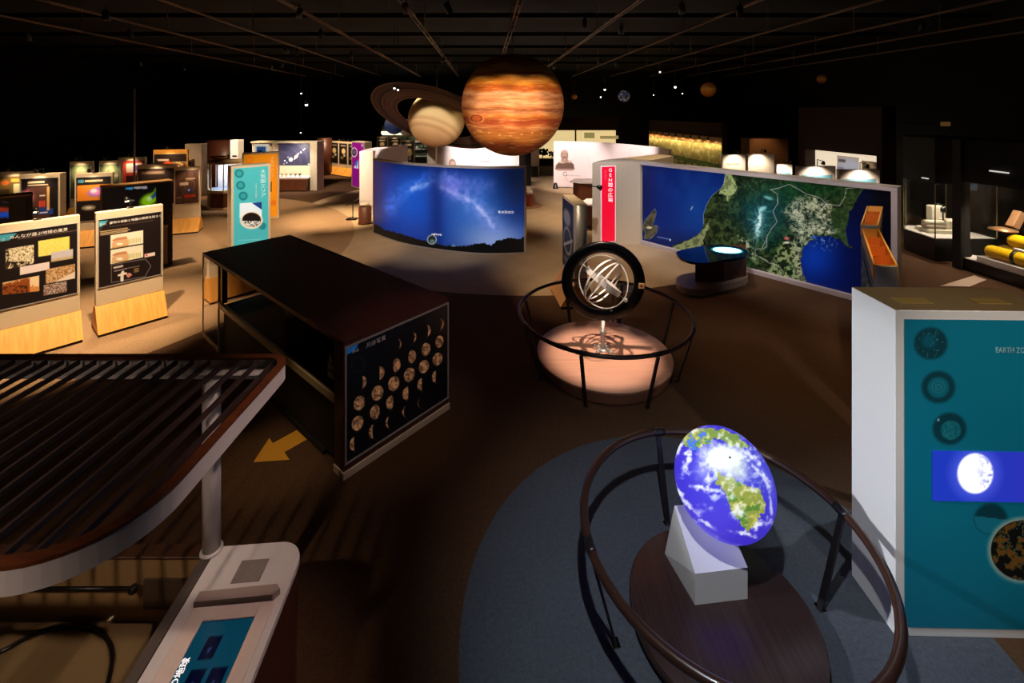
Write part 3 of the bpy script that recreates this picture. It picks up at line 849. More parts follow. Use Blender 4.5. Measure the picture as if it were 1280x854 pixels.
@design
def p_planetorange(c):
    c.fill(rgb(40, 22, 18)); c.disc(.28, .44, .22, .20, rgb(236, 160, 30), .1); c.disc(.42, .62, .16, .14, rgb(214, 76, 40), .2); c.rect(.56, .5, .98, .72, rgb(226, 190, 120))
    n = fbm(c.x*14, c.y*14, oct=2); c.mix((n > .55)*(c.x > .56)*(c.y > .5)*(c.y < .72), rgb(120, 60, 30)); c.rect(.1, .78, .45, .83, rgb(230, 215, 190), .9); c.rect(.4, .2, .7, .4, rgb(90, 120, 130))
kiosk((-16.45, 20.2), R(12), 1.42, 'wide kiosk with orange planet picture in wood-lit frame, before the grey slab', p_planetorange, h=2.25, nx=50, nz=50, framem=GOLD, gz=(.7, 2.05))

# three black-panelled kiosks in a row on leaning gold bases (far centre left)
def drops(seed):
    @design
    def p(c):
        c.fill(rgb(24, 18, 14)); c.disc(.5+.05*seed, .62, .26, .14, rgb(250, 220, 160), .5); c.disc(.35, .3, .2, .07, rgb(160, 120, 70), .6); c.disc(.65, .42, .14, .06, rgb(210, 200, 190), .5); c.rect(.2, .86, .8, .9, rgb(220, 200, 170), .8)
    return p
rp = F(405, 217.4); rd = Vector((.81, -.586, 0)).normalized()
for i, wd in enumerate(('leftmost', 'middle', 'rightmost')):
    kiosk(rp + rd*(.98*i), math.atan2(rd.y, rd.x), .94, wd + ' of three black-panelled kiosks in a row beside the magenta sign', drops(i), h=2.12, nx=24, nz=40, power=12, gz=(.7, 2.0), hb=.5)
# distant kiosks in front of the far showcase
for px, Y, w, lb, wdm in ((470, 33, .8, 'small distant kiosk with warm spots, left of the bright showcase strip', 0), (485, 32.4, .9, 'small distant kiosk with tan panel below the bright showcase strip', 1)):
    p = D(px, 200, Y); kiosk((p.x, p.y), R(8), w, lb, drops(wdm), nx=20, nz=24, power=14)
pp = D(501, 200, 27.5)
kiosk((pp.x, pp.y), R(5), .80, 'narrow kiosk with column of moon pictures, right end of white curved wall', drops(2), h=2.25, nx=24, nz=40, power=12, gz=(.3, 2.15), basem=DKWOODZ)

# the kiosk seen edge-on beside the ring model
ez = Vector((1.37, 9.05, 0))
ed = Vector((.12, -.99, 0)).normalized()
@design
def p_edge(c):
    c.fill(rgb(30, 28, 30)); c.disc(.45, .42, .38, .20, rgb(210, 214, 220), .15); c.disc(.45, .42, .32, .165, rgb(50, 54, 60), .15); c.disc(.4, .75, .34, .12, rgb(160, 170, 190), .4)
    c.rect(.1, .1, .9, .16, rgb(170, 160, 150), .7); c.line([(.1, .3), (.9, .5)], .02, rgb(220, 220, 225), soft=.02)
ke = kiosk(Vector((1.27, 10.1, 0)) + Vector((-.99, -.12, 0))*.42, math.atan2(ed.y, ed.x), 1.05, 'grey-edged kiosk seen edge-on just behind the black ring model', p_edge, h=2.13, depth=.26, nx=40, nz=60, gz=(.6, 2.08), hb=.42, lamp=False)
MB().lathe([(.13, .47), (.13, 2.12)], 20, c=(1.05/2, 0)).build('rounded_end', ALU, ke)

# ================================================================== ZONE SIGNS
def sign(corner, rz, w, label, d=.45, h=2.486, paint=None, m=None, nx=70, nz=130, body=None, inset=.065):
    t = thing('zone_sign', label, 'sign', (corner[0], corner[1], 0), rz, 'tall zone signs')
    MB().box(0, w, 0, d, .0, h, .004).build('body', body or CREAM, t)
    flat('sign_print', inset, w-inset, inset+.01, h-inset, -.006, nx, nz, paint, m or PRINT, t)
    return t
# near teal sign on the right
def p_earth_sign(c):
    c.fill(rgb(0, 128, 158))
    n = fbm(c.x*.5, c.y*.5, oct=3)
    DK = rgb(0, 66, 80)
    for i, (cx, cy) in enumerate(((1163.4, 429.5), (1173, 484), (1187, 536))):
        c.disc(cx, cy, 21, 20, DK, .22)
        if i == 0:
            c.disc(cx-2, cy-3, 9, 9, rgb(0, 96, 116), .8); sp = vnoise(c.x*1.1, c.y*1.1) > .86
            c.mix(sp*(np.hypot(c.x-cx, c.y-cy) < 17)*.8, rgb(90, 170, 180))
        elif i == 1:
            c.disc(cx, cy+.5, 13.5, 13, rgb(0, 112, 134), .18); c.ring(cx, cy, 8, 7.4, .12, rgb(60, 150, 165), .6); c.ring(cx, cy, 3.6, 3.2, .3, rgb(70, 160, 172), .6)
        else:
            c.disc(cx+1.5, cy+2, 13, 12, rgb(0, 108, 126), .16); c.mix((n > .52)*(np.hypot(c.x-cx-1.5, c.y-cy-2) < 12)*.5, rgb(60, 150, 160)); c.disc(cx-14, cy-11, 1.4, 1.4, rgb(160, 220, 220), .5)
    c.disc(1238.5, 648.5, 20.5, 19, DK, .25); c.mix((np.hypot((c.x-1238.5)/20, (c.y-648.5)/19) < 1)*(c.y > 647.5 + .12*(c.x-1238))*1.0, rgb(16, 130, 156))
    c.disc(1279, 688, 44, 41, rgb(190, 205, 190), .16); c.disc(1279, 688, 40.5, 37.5, rgb(6, 10, 10), .03)
    inside = np.hypot((c.x-1279)/39, (c.y-688)/36) < 1
    g = fbm(c.x*.12+3, c.y*.12, oct=4); c.mix(inside*(g > .52)*.9, rgb(48, 62, 22)); c.mix(inside*(g > .585)*.9, rgb(132, 84, 30)); c.mix(inside*(np.abs(g-.5) < .007)*.6, rgb(190, 200, 190))
tc = F(1119, 795)
ts = sign(tc, R(-1.2), 1.25, 'large teal zone sign showing a bright moon, at right edge', paint=p_earth_sign, nx=190, nz=260, body=WHITE)
MB().box(.004, 1.246, .004, .446, 2.487, 2.489).build('top_dark_sheet', mat('top_dark_tan', rgb(126, 100, 62), .7), ts)  # thin tan sheet added to darken the sign's top
def p_moonpic(c):
    c.fill(rgb(28, 52, 176)); c.mix(np.clip((c.x-1200)/90, 0, 1)*.4, rgb(60, 40, 170))
    c.disc(1219, 592, 27, 29, rgb(90, 100, 230), .8, .8)
    n = fbm(c.x*.35, c.y*.35, oct=4)
    c.disc(1219, 592, 22.3, 25.3, rgb(252, 252, 255), .10)
    c.mix((np.hypot((c.x-1219)/22, (c.y-592)/25) < 1)*(n > .56)*np.clip((c.x-1218)/20, 0, 1)*.8, rgb(120, 130, 210))
xa = .06 + (1166-1132)/FOC*3.4
flat('moon_picture', xa, 1.185, 4-(624-140)/FOC*3.4, 4-(561.5-140)/FOC*3.4, -.012, 120, 70, p_moonpic, BACKLIT, ts)
text('zone_name', 'EARTH ZONE', .060, GREYTX, ts, (.06+.68, -.009, 4-(436-140)/FOC*3.4), align='LEFT', sx=.75)
MB().box(.15, .40, .12, .22, 2.488, 2.494).box(.75, 1.0, .12, .22, 2.488, 2.494).build('top_hatch', mat('hatch_tan', rgb(150, 120, 60), .5), ts)

# far teal sign
sp = Vector((-7.80, 12.37, 0)); sq = Vector((-7.09, 13.04, 0))
def cS(cx, cy): return 180 + cx/4.267, 160 + cy/4.267
def p_teal(c):
    c.fill(rgb(72, 180, 186)); DK = rgb(20, 116, 124)
    for cx, cy in ((508, 243), (515, 306), (529, 363)):
        a = cS(cx, cy); c.disc(*a, 5.6, 5.4, DK, .2); c.disc(*a, 3.4, 3.2, rgb(50, 156, 162), .2)
    c.disc(*cS(632, 523), 4.5, 4.5, rgb(30, 130, 140), .2)
    c.poly([cS(510, 402), cS(628, 394), cS(628, 480), cS(510, 480)], rgb(226, 240, 248)); c.poly([cS(574, 400), cS(628, 394), cS(628, 436)], rgb(20, 60, 130))
    a = cS(573, 492); c.disc(*a, 14.2, 11, rgb(240, 220, 196), .15); c.disc(*cS(574, 490), 11.6, 9, rgb(26, 16, 14), .08)
    n = fbm(c.x*.9, c.y*.9, oct=3); c.mix((np.hypot((c.x-a[0])/11.4, (c.y-a[1]+.4)/8.8) < 1)*(c.y > a[1]+1)*(n > .45), rgb(220, 214, 204))
    c.line([cS(500, 600), cS(620, 594)], .5, rgb(150, 210, 214), .5)
s2 = sign(sp, rzof(sp, sq), 1.0, 'small teal zone sign standing behind the long dark table', paint=p_teal, m=GLOWSOFT, nx=120, nz=200)
text('zone_name', '大\n気\n圏\nエ\nリ\nア', .135, mat('pale_lettering', rgb(215, 238, 238), .6, emit=rgb(205, 232, 232), es=.25), s2, (.80, -.010, 1.92), line=1.02, sx=1.1)
text('zone_subtitle', 'E\nA\nR\nT\nH\nZ\nO\nN\nE', .055, TEXTW, s2, (.62, -.010, 1.74), line=.9)
def p_orange(c):
    c.fill(rgb(246, 150, 20)); c.ring(*cS(560, 172), 4.2, 4.0, .25, rgb(222, 110, 20), .8); c.disc(*cS(690, 400), 3.6, 3.6, rgb(226, 120, 20), .3)
    c.rect(*cS(672, 285), *cS(681, 340), rgb(60, 30, 10))
so = F(348.7, 272.5); sd = Vector((math.cos(R(25)), math.sin(R(25)), 0))
s3 = sign(so - sd*1.2, R(25), 1.2, 'orange zone sign behind the small teal sign', paint=p_orange, m=GLOWSOFT, nx=100, nz=140)
text('zone_name', '太\n陽\n系\nエ\nリ\nア', .135, mat('peach_lettering', rgb(255, 214, 140), .6, emit=rgb(255, 214, 140), es=.2), s3, (.98, -.010, 1.92), line=1.02, sx=1.1)
def p_mag(c):
    c.fill(rgb(150, 20, 140)); a = (442.8, 190.4)
    c.disc(*a, 4.0, 6.2, rgb(230, 200, 220), .2); c.disc(*a, 2.9, 4.6, rgb(50, 30, 60), .2); c.disc(*a, 1.9, 2.8, rgb(120, 90, 130), .2)
    c.poly([(442, 210), (448, 199), (448, 211)], rgb(235, 235, 245)); c.poly([(443.5, 204), (448, 199), (446, 210)], rgb(60, 120, 220))
    c.rect(452, 180, 453.3, 183.5, rgb(240, 210, 235))
sm = Vector((-8.55, 23.75, 0)); s4_ = sign(sm, math.atan2(-.62, .78), 1.18, 'magenta zone sign with round planet emblem beside the three-kiosk row', paint=p_mag, m=GLOWSOFT, nx=60, nz=120, h=2.45)

# ================================================================== CURVED WALL WITH THE NIGHT SKY
def arcpts(pts, n=10):
    return spline([Vector((p[0], p[1], 0)) for p in pts], n)
def wallstrip(path, th, z0, z1, side=1):
    """thick upright wall that follows a plan polyline"""
    n = len(path); off = []
    for i in range(n):
        t = path[min(i+1, n-1)] - path[max(i-1, 0)]; t.normalize()
        off.append(path[i] + Vector((-t.y, t.x, 0))*th*side)
    vs = [(p.x, p.y, z) for z in (z0, z1) for p in path] + [(p.x, p.y, z) for z in (z0, z1) for p in off]
    mb = MB(); fs = []
    for i in range(n-1):
        fs += [(i, i+1, n+i+1, n+i), (2*n+i+1, 2*n+i, 3*n+i, 3*n+i+1), (n+i, n+i+1, 3*n+i+1, 3*n+i), (i+1, i, 2*n+i, 2*n+i+1)]
    fs += [(0, n, 3*n, 2*n), (n-1, 3*n-1, 4*n-1, 2*n-1)]
    mb.add(vs, fs); 
    return mb
mwp = arcpts([F(466, 292)[:2], F(498.5, 304)[:2], F(542.5, 312.7)[:2], F(601, 318.6)[:2], F(658, 317.7)[:2]], 12)
mw = thing('curved_sky_wall', 'convex curved wall showing a blue starry night sky', 'curved display wall', (0, 0, 0))
mwh = 2.47
wallstrip(mwp, .16, .0, mwh).build('wall_body', mat('grey_beige_laminate', rgb(205, 195, 190), .5), mw)
# printed film on the front: path offset towards the room
cum = [0.0]
for a, b in zip(mwp[:-1], mwp[1:]): cum.append(cum[-1] + (b-a).length)
PX = np.array([p.x for p in mwp]); PY = np.array([p.y for p in mwp]); CU = np.array(cum)/cum[-1]
def mwfn(u, v):
    uu = .012 + u*.976
    x = np.interp(uu, CU, PX); y = np.interp(uu, CU, PY)
    dx = np.interp(np.minimum(uu+.01, 1), CU, PX) - np.interp(np.maximum(uu-.01, 0), CU, PX); dy = np.interp(np.minimum(uu+.01, 1), CU, PY) - np.interp(np.maximum(uu-.01, 0), CU, PY)
    L = np.hypot(dx, dy)
    return x + dy/L*.008, y - dx/L*.008, .06 + (mwh-.12)*v
def cM(cx, cy): return 460 + cx/6.095, 190 + cy/6.095
def p_sky(c):
    X, Y = (c.x-460)*6.095, (c.y-190)*6.095
    c.fill(rgb(8, 36, 112))
    c.mix(np.exp(-((X-330)/240)**2 - ((Y-380)/260)**2)*.9, rgb(14, 78, 190))
    c.mix(np.exp(-((X-820)/270)**2 - ((Y-430)/260)**2)*.85, rgb(52, 106, 190))
    c.mix(np.exp(-((X-960)/260)**2 - ((Y-680)/150)**2)*.85, rgb(140, 158, 200))
    n = fbm(X/28, Y/28, oct=4); n2 = fbm(X/9, Y/9, oct=3)
    def band(pts, w, col, a):
        d = None
        for p, q in zip(pts[:-1], pts[1:]):
            L = (q[0]-p[0])**2+(q[1]-p[1])**2; t = np.clip(((X-p[0])*(q[0]-p[0])+(Y-p[1])*(q[1]-p[1]))/L, 0, 1)
            e = np.hypot(X-p[0]-t*(q[0]-p[0]), Y-p[1]-t*(q[1]-p[1])); d = e if d is None else np.minimum(d, e)
        c.mix(np.exp(-(d/w)**2)*a*np.clip(n*2-.2, 0, 1.3), col)
    band([(160, 430), (220, 340), (330, 270), (440, 215), (480, 190)], 60, rgb(60, 110, 215), .7)
    band([(340, 280), (480, 225)], 22, rgb(140, 170, 235), .75)
    band([(560, 200), (620, 250), (780, 370), (880, 460), (960, 570)], 75, rgb(110, 134, 214), .8)
    band([(560, 270), (640, 300), (760, 360), (860, 440), (960, 570)], 20, rgb(160, 174, 232), .8)
    c.mix(np.exp(-((X-640)/110)**2 - ((Y-250)/80)**2)*.45, rgb(110, 96, 210))
    band([(620, 200), (780, 260), (930, 250)], 60, rgb(100, 120, 210), .5)
    c.mix(np.exp(-((X-520)/55)**2)*.6*np.clip((Y-60)/100, 0, 1), rgb(4, 26, 92))
    c.mix((vnoise(X/3.2, Y/3.2) > .96)*.35, rgb(150, 180, 230))
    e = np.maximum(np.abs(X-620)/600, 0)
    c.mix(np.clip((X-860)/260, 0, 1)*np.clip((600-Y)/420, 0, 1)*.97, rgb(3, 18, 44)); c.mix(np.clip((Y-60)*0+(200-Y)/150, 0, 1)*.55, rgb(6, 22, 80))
    c.mix(np.clip((150-X)/130, 0, 1)*.85, rgb(34, 30, 56)); c.mix(np.clip((150-Y)/90, 0, 1)*.6, rgb(4, 18, 66))  # edges darken: night sky with the lamp's fall-off put into the print
    # treeline
    tx = [30, 60, 130, 250, 330, 420, 480, 560, 640, 720, 790, 870, 940, 980, 1030, 1100, 1160, 1210]
    ty = [530, 555, 590, 625, 650, 672, 690, 705, 718, 715, 705, 690, 708, 680, 668, 655, 660, 645]
    tl = np.interp(X, tx, ty) + (fbm(X/14, X*0+3, oct=3)-.5)*26
    c.mix(Y > tl, rgb(4, 6, 8))
    c.disc(*cM(487, 668), 6.0, 6.2, rgb(150, 160, 170), .2); c.disc(*cM(487, 668), 4.8, 5.0, rgb(22, 30, 30), .15); c.disc(*cM(490, 680), 3, 2.4, rgb(90, 110, 100), .6); c.line([cM(490, 650), cM(490, 620)], .5, rgb(20, 30, 60))
    c.disc(*cM(650, 715), 3, 1.1, rgb(120, 150, 170), .4, .7)
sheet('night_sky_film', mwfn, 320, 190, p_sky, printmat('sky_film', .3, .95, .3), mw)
us = np.linspace(0, 1, 400); mx_, my_, mz_ = mwfn(us, us)
ppx = CX + mx_/my_*FOC
wp = mwfn(np.array([us[np.argmin(abs(ppx-546))], us[np.argmin(abs(ppx-632))]]), np.array([.2, .5]))
text('film_label', 'NEPTUNE', .07, TEXTGLOW, mw, (wp[0][0], wp[1][0]-.03, 4-(293-140)/FOC*wp[1][0]), (R(90), 0, R(-12)))
text('film_caption', '冬の天の川', .09, TEXTGLOW, mw, (wp[0][1], wp[1][1]-.03, 4-(265.3-140)/FOC*wp[1][1]), (R(90), 0, R(-4)))

# ================================================================== MAP WALL with red-lit pillar
Lp, Rp = Vector((3.90, 13.50, 0)), Vector((7.70, 8.90, 0))
md = (Rp-Lp).normalized(); mlen = (Rp-Lp).length
mapw = thing('satellite_map_wall', 'long wall with blue and green satellite map of coast and mountains', 'map wall', Lp, math.atan2(md.y, md.x))
zt = 2.49
b = MB(); b.box(0, mlen, .10, .36, 0, zt, .004)
b.build('wall_body', CREAM, mapw)
fb = MB()
fb.box(-.0, mlen, -.02, .10, 0, .10, .003).box(0, mlen, -.02, .10, zt-.09, zt, .003).box(mlen-.10, mlen, -.02, .10, .10, zt-.09, .003)
fb.build('frame', mat('frame_grey_pink', rgb(196, 182, 184), .5), mapw)
def mA(cx, cy): return 790 + cx/4.494, 190 + cy/4.494
def mB_(cx, cy): return 950 + cx/4.744, 220 + cy/4.744
def p_map(c):
    x, y = c.x, c.y
    c.fill(rgb(4, 34, 112)); c.mix(np.exp(-((x-872)/30)**2 - ((y-268)/40)**2)*.75, rgb(14, 72, 160)); c.mix(np.clip((y-285)/20, 0, 1)*.5, rgb(4, 16, 58)); c.mix(np.clip((825-x)/30, 0, 1)*.75, rgb(2, 14, 58))
    c.mix(np.clip(fbm(x/14, y/20, oct=3)*1.6-.75, 0, 1)*.35, rgb(30, 96, 180))
    n = fbm(x/9, y/9, oct=5); n2 = fbm(x/3.2, y/3.2, oct=4); n3 = fbm(x/26+9, y/26, oct=3)
    def ct(q, k, m=.5): return np.clip((q-m)*k+.5, 0, 1)
    wx, wy = (fbm(x/5, y/5, oct=3)-.5)*5, (fbm(x/5+40, y/5, oct=3)-.5)*5
    rid = 1-np.abs(2*fbm(x/3.0+(y/7), y/3.4-(x/9), oct=4)-1)*3
    rs = np.random.RandomState(7)
    land = [mA(530, 95), mA(515, 180), mA(498, 205), mA(450, 245), mA(420, 295), mA(402, 350), mA(402, 405), mA(385, 450), mA(340, 485), mA(270, 508), mA(215, 535), mA(225, 620), (1125, 430), (1125, 200), (900, 200)]
    L = c.mask(land, 0, (wx*.3, wy*.3))
    c.mix(L, rgb(12, 24, 18))
    c.mix(L*ct(n, 7, .48)*.8, rgb(58, 74, 34)); c.mix(L*ct(rid, 2.2, .5)*.5, rgb(86, 96, 54)); c.mix(L*ct(n2, 6, .44)*0+L*ct(1-n2, 6, .56)*.6, rgb(8, 16, 12))
    c.mix(L*ct(n3, 6, .52)*np.clip((x-885)/40, 0, 1)*.3, rgb(12, 60, 44))
    c.mix(L*np.exp(-((x-955)/40)**2 - ((y-262)/30)**2)*.75, rgb(10, 66, 78))
    c.mix(L*np.exp(-((x-1010)/60)**2 - ((y-238)/12)**2)*.5, rgb(20, 74, 34))
    def patch(pts, col, a=1, w=1.0):
        c.mix(c.mask(pts, 0, (wx*w, wy*w))*L*a, col)
    def strokes(k, gen, col, w, al, m=None):
        base = c.c.copy()
        for _ in range(k):
            p, ang, ln_, bend = gen()
            P_ = [p]
            for q in range(4):
                ang += bend*rs.uniform(.3, 1); P_.append((P_[-1][0]+math.cos(ang)*ln_/4, P_[-1][1]+math.sin(ang)*ln_/4))
            c.line(P_, w, col, al, soft=.45)
        if m is not None: c.c = base*(1-m[:, None]) + c.c*m[:, None]
    G = rgb(150, 162, 104)
    patch([mA(530, 110), mA(560, 125), mA(590, 215), mA(560, 250), mA(545, 280), mA(525, 250), mA(485, 235), mA(510, 190)], G, .9)
    patch([mA(215, 535), mA(290, 505), mA(350, 480), mA(410, 420), mA(440, 380), mA(420, 450), mA(400, 500), mA(380, 560), mA(240, 560)], rgb(130, 136, 88), .9)
    c.mix(L*(n2 < .44)*.4, rgb(30, 40, 26))
    # city in the basin: bright filaments
    cx, cy = mA(712, 400)
    def g1():
        t = rs.uniform(-1, 1); return (cx+t*-1.5+rs.normal()*1.6, cy+t*17), rs.uniform(-math.pi, math.pi), rs.uniform(4, 17), rs.uniform(-.5, .5)
    c.mix(L*np.exp(-((x-cx)/15)**2 - ((y-cy)/24)**2)*.5, rgb(24, 92, 104)); strokes(90, g1, rgb(140, 205, 212), .05, .3, L)
    c.mix(np.exp(-((x-cx+.12*(y-cy))/3.2)**2 - ((y-cy)/17)**2)*ct(n2, 5, .42)*L, rgb(205, 236, 236))
    c.disc(*mA(735, 318), 5, 2.4, rgb(150, 210, 214), .9, .7, -.4); c.disc(*mB_(50, 130), 6, 2, rgb(130, 200, 206), .9, .6, .3)
    # pale plain with river filaments
    plain = [mB_(140, 210), mB_(230, 130), mB_(330, 130), mB_(410, 170), mB_(415, 250), mB_(470, 320), mB_(420, 350), mB_(330, 350), mB_(290, 385), mB_(250, 430), mB_(238, 500), mB_(262, 620), mB_(235, 610), mB_(200, 520), mB_(190, 420), mB_(210, 340), mB_(170, 270)]
    PM = c.mask(plain, 8)*L*ct(n, 5, .40)*1.4; PM = np.clip(PM, 0, 1)
    c.mix(PM*ct(n2, 5, .49)*.75, rgb(150, 152, 120)); c.mix(PM*ct(rid, 2, .6)*.6, rgb(196, 192, 164))
    def g2():
        return mB_(rs.uniform(150, 420), rs.uniform(110, 330)), R(35)+rs.normal()*.45, rs.uniform(6, 22), rs.uniform(-.3, .3)
    strokes(70, g2, rgb(200, 198, 172), .1, .5, np.clip(c.mask([mB_(120, 190), mB_(210, 100), mB_(420, 140), mB_(440, 300), mB_(300, 380), mB_(160, 300)], 0, (wx*2, wy*2)), 0, 1)*L)
    c.disc(*mB_(330, 255), 12, 2.0, rgb(50, 70, 60), .7, .7, .6)
    # speckled lowland bottom
    low = [mB_(0, 590), mB_(60, 540), mB_(100, 440), mB_(160, 350), mB_(205, 450), mB_(215, 560), mB_(250, 640), mB_(150, 620)]
    c.mix(c.mask(low, 6)*L*ct(n2, 12, .53)*.8, rgb(136, 146, 98)); c.mix(c.mask([mA(600, 470), mA(660, 500), mA(700, 620), mA(620, 560)], 6)*ct(n2, 12, .5)*.8, rgb(170, 172, 138))
    patch([mB_(500, 180), mB_(540, 200), mB_(545, 330), mB_(500, 380), mB_(420, 300), mB_(430, 200)], rgb(56, 86, 44), .4, 2)
    c.disc(*mB_(158, 370), 3.2, 1.8, rgb(204, 90, 90), .9, .9); c.disc(*mB_(160, 395), 3.4, 1.4, rgb(215, 200, 195), .9, .8)
    k_ = L[:, None]*.9
    c.c = c.c*(1-k_) + np.clip((c.c*.85 + c.c.mean(1)[:, None]*.15)*1.35-.06, 0, 1)*k_
    # southern sea
    sea = [mB_(800, 40), mB_(620, 70), mB_(585, 120), mB_(560, 170), mB_(530, 210), mB_(520, 290), mB_(505, 330), mB_(520, 400), mB_(575, 440), mB_(520, 425), mB_(470, 375), mB_(400, 352), mB_(350, 358), mB_(320, 372), mB_(290, 392), mB_(258, 425), mB_(242, 490), mB_(247, 560), mB_(275, 620), mB_(285, 670), mB_(500, 790), mB_(800, 850)]
    S = c.mask(sea, 0, (wx*.7, wy*.7))
    c.mix(S, rgb(5, 20, 84)); c.mix(S*np.exp(-((x-1018)/26)**2 - ((y-322)/28)**2), rgb(10, 56, 170)); c.mix(S*np.clip((x-1045)/40, 0, 1)*.8, rgb(3, 10, 48))
    c.mix(S*np.clip((290-y)/35, 0, 1)*.75, rgb(2, 8, 34)); c.mix(S*np.clip((x-1084)/14, 0, 1)*.9, rgb(2, 4, 12)); c.mix(S*(n2 > .62)*np.exp(-((x-1030)/14)**2-((y-303)/9)**2)*.7, rgb(130, 170, 220))
    c.disc(*mB_(318, 362), 3.5, 1.6, rgb(60, 96, 190), .6)
    # border lines
    W = rgb(222, 216, 214)
    c.line([mA(528, 115), mA(513, 185), mA(497, 208), mA(450, 245), mA(420, 295), mA(401, 350), mA(401, 405)], .12, W, .6, soft=.4)
    bl = [mB_(0, 440), mB_(35, 420), mB_(45, 360), mB_(70, 310), mB_(98, 270), mB_(80, 210), mB_(105, 165), mB_(100, 105), mB_(65, 80), mB_(110, 75), mB_(170, 50), mB_(230, 75), mB_(270, 105), mB_(350, 130), mB_(400, 165), mB_(470, 175), mB_(500, 130), mB_(515, 75), mB_(560, 70)]
    c.line([(p[0]+.8*math.sin(i*2.1), p[1]+.6*math.cos(i*1.7)) for i, p in enumerate(bl)], .15, W, .8, soft=.45)
    c.line([mA(760, 480), mA(730, 540), mA(690, 550), mA(695, 580), mA(764, 612)], .15, W, .75, soft=.45); c.line([mB_(0, 480), mB_(50, 515), mB_(110, 530), mB_(130, 560), mB_(145, 595), mB_(205, 608)], .15, W, .75, soft=.45)
    # island
    isl = [mA(128, 318), mA(138, 340), mA(125, 385), mA(112, 410), mA(148, 418), mA(135, 460), mA(100, 490), mA(68, 488), mA(75, 455), mA(60, 420), mA(75, 380), mA(105, 345)]
    I = c.mask(isl, 0, (wx*.4, wy*.4)); c.mix(I, rgb(92, 84, 62)); c.mix(I*(n2 > .5), rgb(56, 58, 40)); c.disc(*mA(97, 425), 3.4, 1.6, rgb(214, 200, 170), .5); c.line([p for p in isl]+[isl[0]], .3, rgb(200, 190, 170), .35)
    c.line([mA(330, 325), mA(340, 308)], .9, rgb(170, 180, 190), .9); c.line([mA(143, 477), mA(205, 490)], .9, rgb(110, 130, 190), .8); c.disc(*mA(214, 494), 1, 1.4, rgb(210, 220, 240), .4)
W_ = Matrix.Translation(Lp) @ Matrix.Rotation(mapw.rotation_euler.z, 4, 'Z')
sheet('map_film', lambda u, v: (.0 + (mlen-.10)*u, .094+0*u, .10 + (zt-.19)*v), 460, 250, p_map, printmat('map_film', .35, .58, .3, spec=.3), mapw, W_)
# wedge-shaped pillar at the wall's left end with red light strip
Ap, Bp = Vector((2.37, 13.16, 0)), Lp
wedge = thing('red_strip_pillar', 'white wedge pillar with glowing vertical red lettered strip, left of the map', 'pillar', (0, 0, 0))
nrm = Vector((md.y, -md.x, 0))
back = lambda px: along(Lp - nrm*.1, md, px)
pts = [(Ap.x, Ap.y), (Bp.x-.001, Bp.y)]
E = Lp + md*1.35 - nrm*.0 + Vector((-md.y, md.x, 0))*.40
pts += [tuple((Lp + Vector((-md.y, md.x, 0))*.0)[:2]), (Lp.x + (-md.y)*.37, Lp.y + md.x*.37), (5.55, 15.3), (5.2, 15.95), (2.75, 13.75)]
hex_ = [pts[0], (Bp.x, Bp.y), (Lp.x - md.y*.0 + .0, Lp.y+.001), (5.55, 15.3), (5.2, 15.95), (2.75, 13.8)]
MB().prism([(2.37, 13.16), (3.895, 13.50), (4.19, 13.75), (5.55, 15.3), (5.2, 15.95), (2.75, 13.9)], 0, 2.49).build('body', CREAM, wedge)
rd_ = (Bp-Ap).normalized()
sa, sb = along(Ap, rd_, 752), along(Ap, rd_, 768.5)
fn_ = Vector((rd_.y, -rd_.x, 0))
wr = Matrix.Translation(sa + fn_*.0) @ Matrix.Rotation(math.atan2(rd_.y, rd_.x), 4, 'Z')
ln = (sb-sa).length
MB().box(0, ln, -.02, .01, .15, 2.37, .002, M=wr).build('red_strip', mat('red_light_strip', rgb(170, 8, 34), .4, emit=rgb(236, 10, 48), es=.85), wedge)
MB().box(-.03, ln+.03, -.006, .01, .12, 2.40, .002, M=wr).build('strip_surround', mat('lit_white_edge', rgb(255, 235, 238), .5, emit=rgb(255, 225, 230), es=.35), wedge)
tp = sa + rd_*(ln*.64) + fn_*.024
text('strip_lettering', 'G\nE\nN\n理\nの\n広\n場', .14, TEXTGLOW, wedge, (tp.x, tp.y, 1.82), (R(90), 0, math.atan2(rd_.y, rd_.x)), line=1.06, sx=1.15)
tp = sa + rd_*(ln*.27) + fn_*.024
text('strip_small_lettering', 'げ\nん\nり', .09, mat('pink_lettering', rgb(255, 120, 150), .6, emit=rgb(255, 90, 130), es=.6), wedge, (tp.x, tp.y, 2.12), (R(90), 0, math.atan2(rd_.y, rd_.x)), line=1.1)

# touch lectern in front of the map
lt = thing('touch_lectern', 'dark glossy teardrop-topped lectern with glowing oval, before the map', 'lectern', (0, 0, 0))
zt2 = .81
def ovalpts(ctr, a, b, rot, n=40, tip=0.0):
    out = []
    for i in range(n):
        t = 2*math.pi*i/n; r = 1 + tip*math.cos(t)
        x, y = a*math.cos(t)*1.0, b*math.sin(t)*(1-tip*math.cos(t))
        out.append((ctr[0]+x*math.cos(rot)-y*math.sin(rot), ctr[1]+x*math.sin(rot)+y*math.cos(rot)))
    return out
tops = [F(px, py, zt2) for px, py in ((845, 316), (850, 322), (862, 327), (883, 328.7), (905, 325), (926, 321.5), (935, 317.5), (934, 313), (922, 308.5), (905, 306), (888, 306), (866, 309.5), (850, 313))]
tops = spline(tops, 4, True)
MB().prism([(p.x, p.y) for p in tops], zt2-.05, zt2, bev=.006).build('top', mat('navy_gloss', rgb(14, 24, 62), .08, coat=.6), lt)
bc = F(890, 356)
dirv = Vector((.97, -.05, 0))
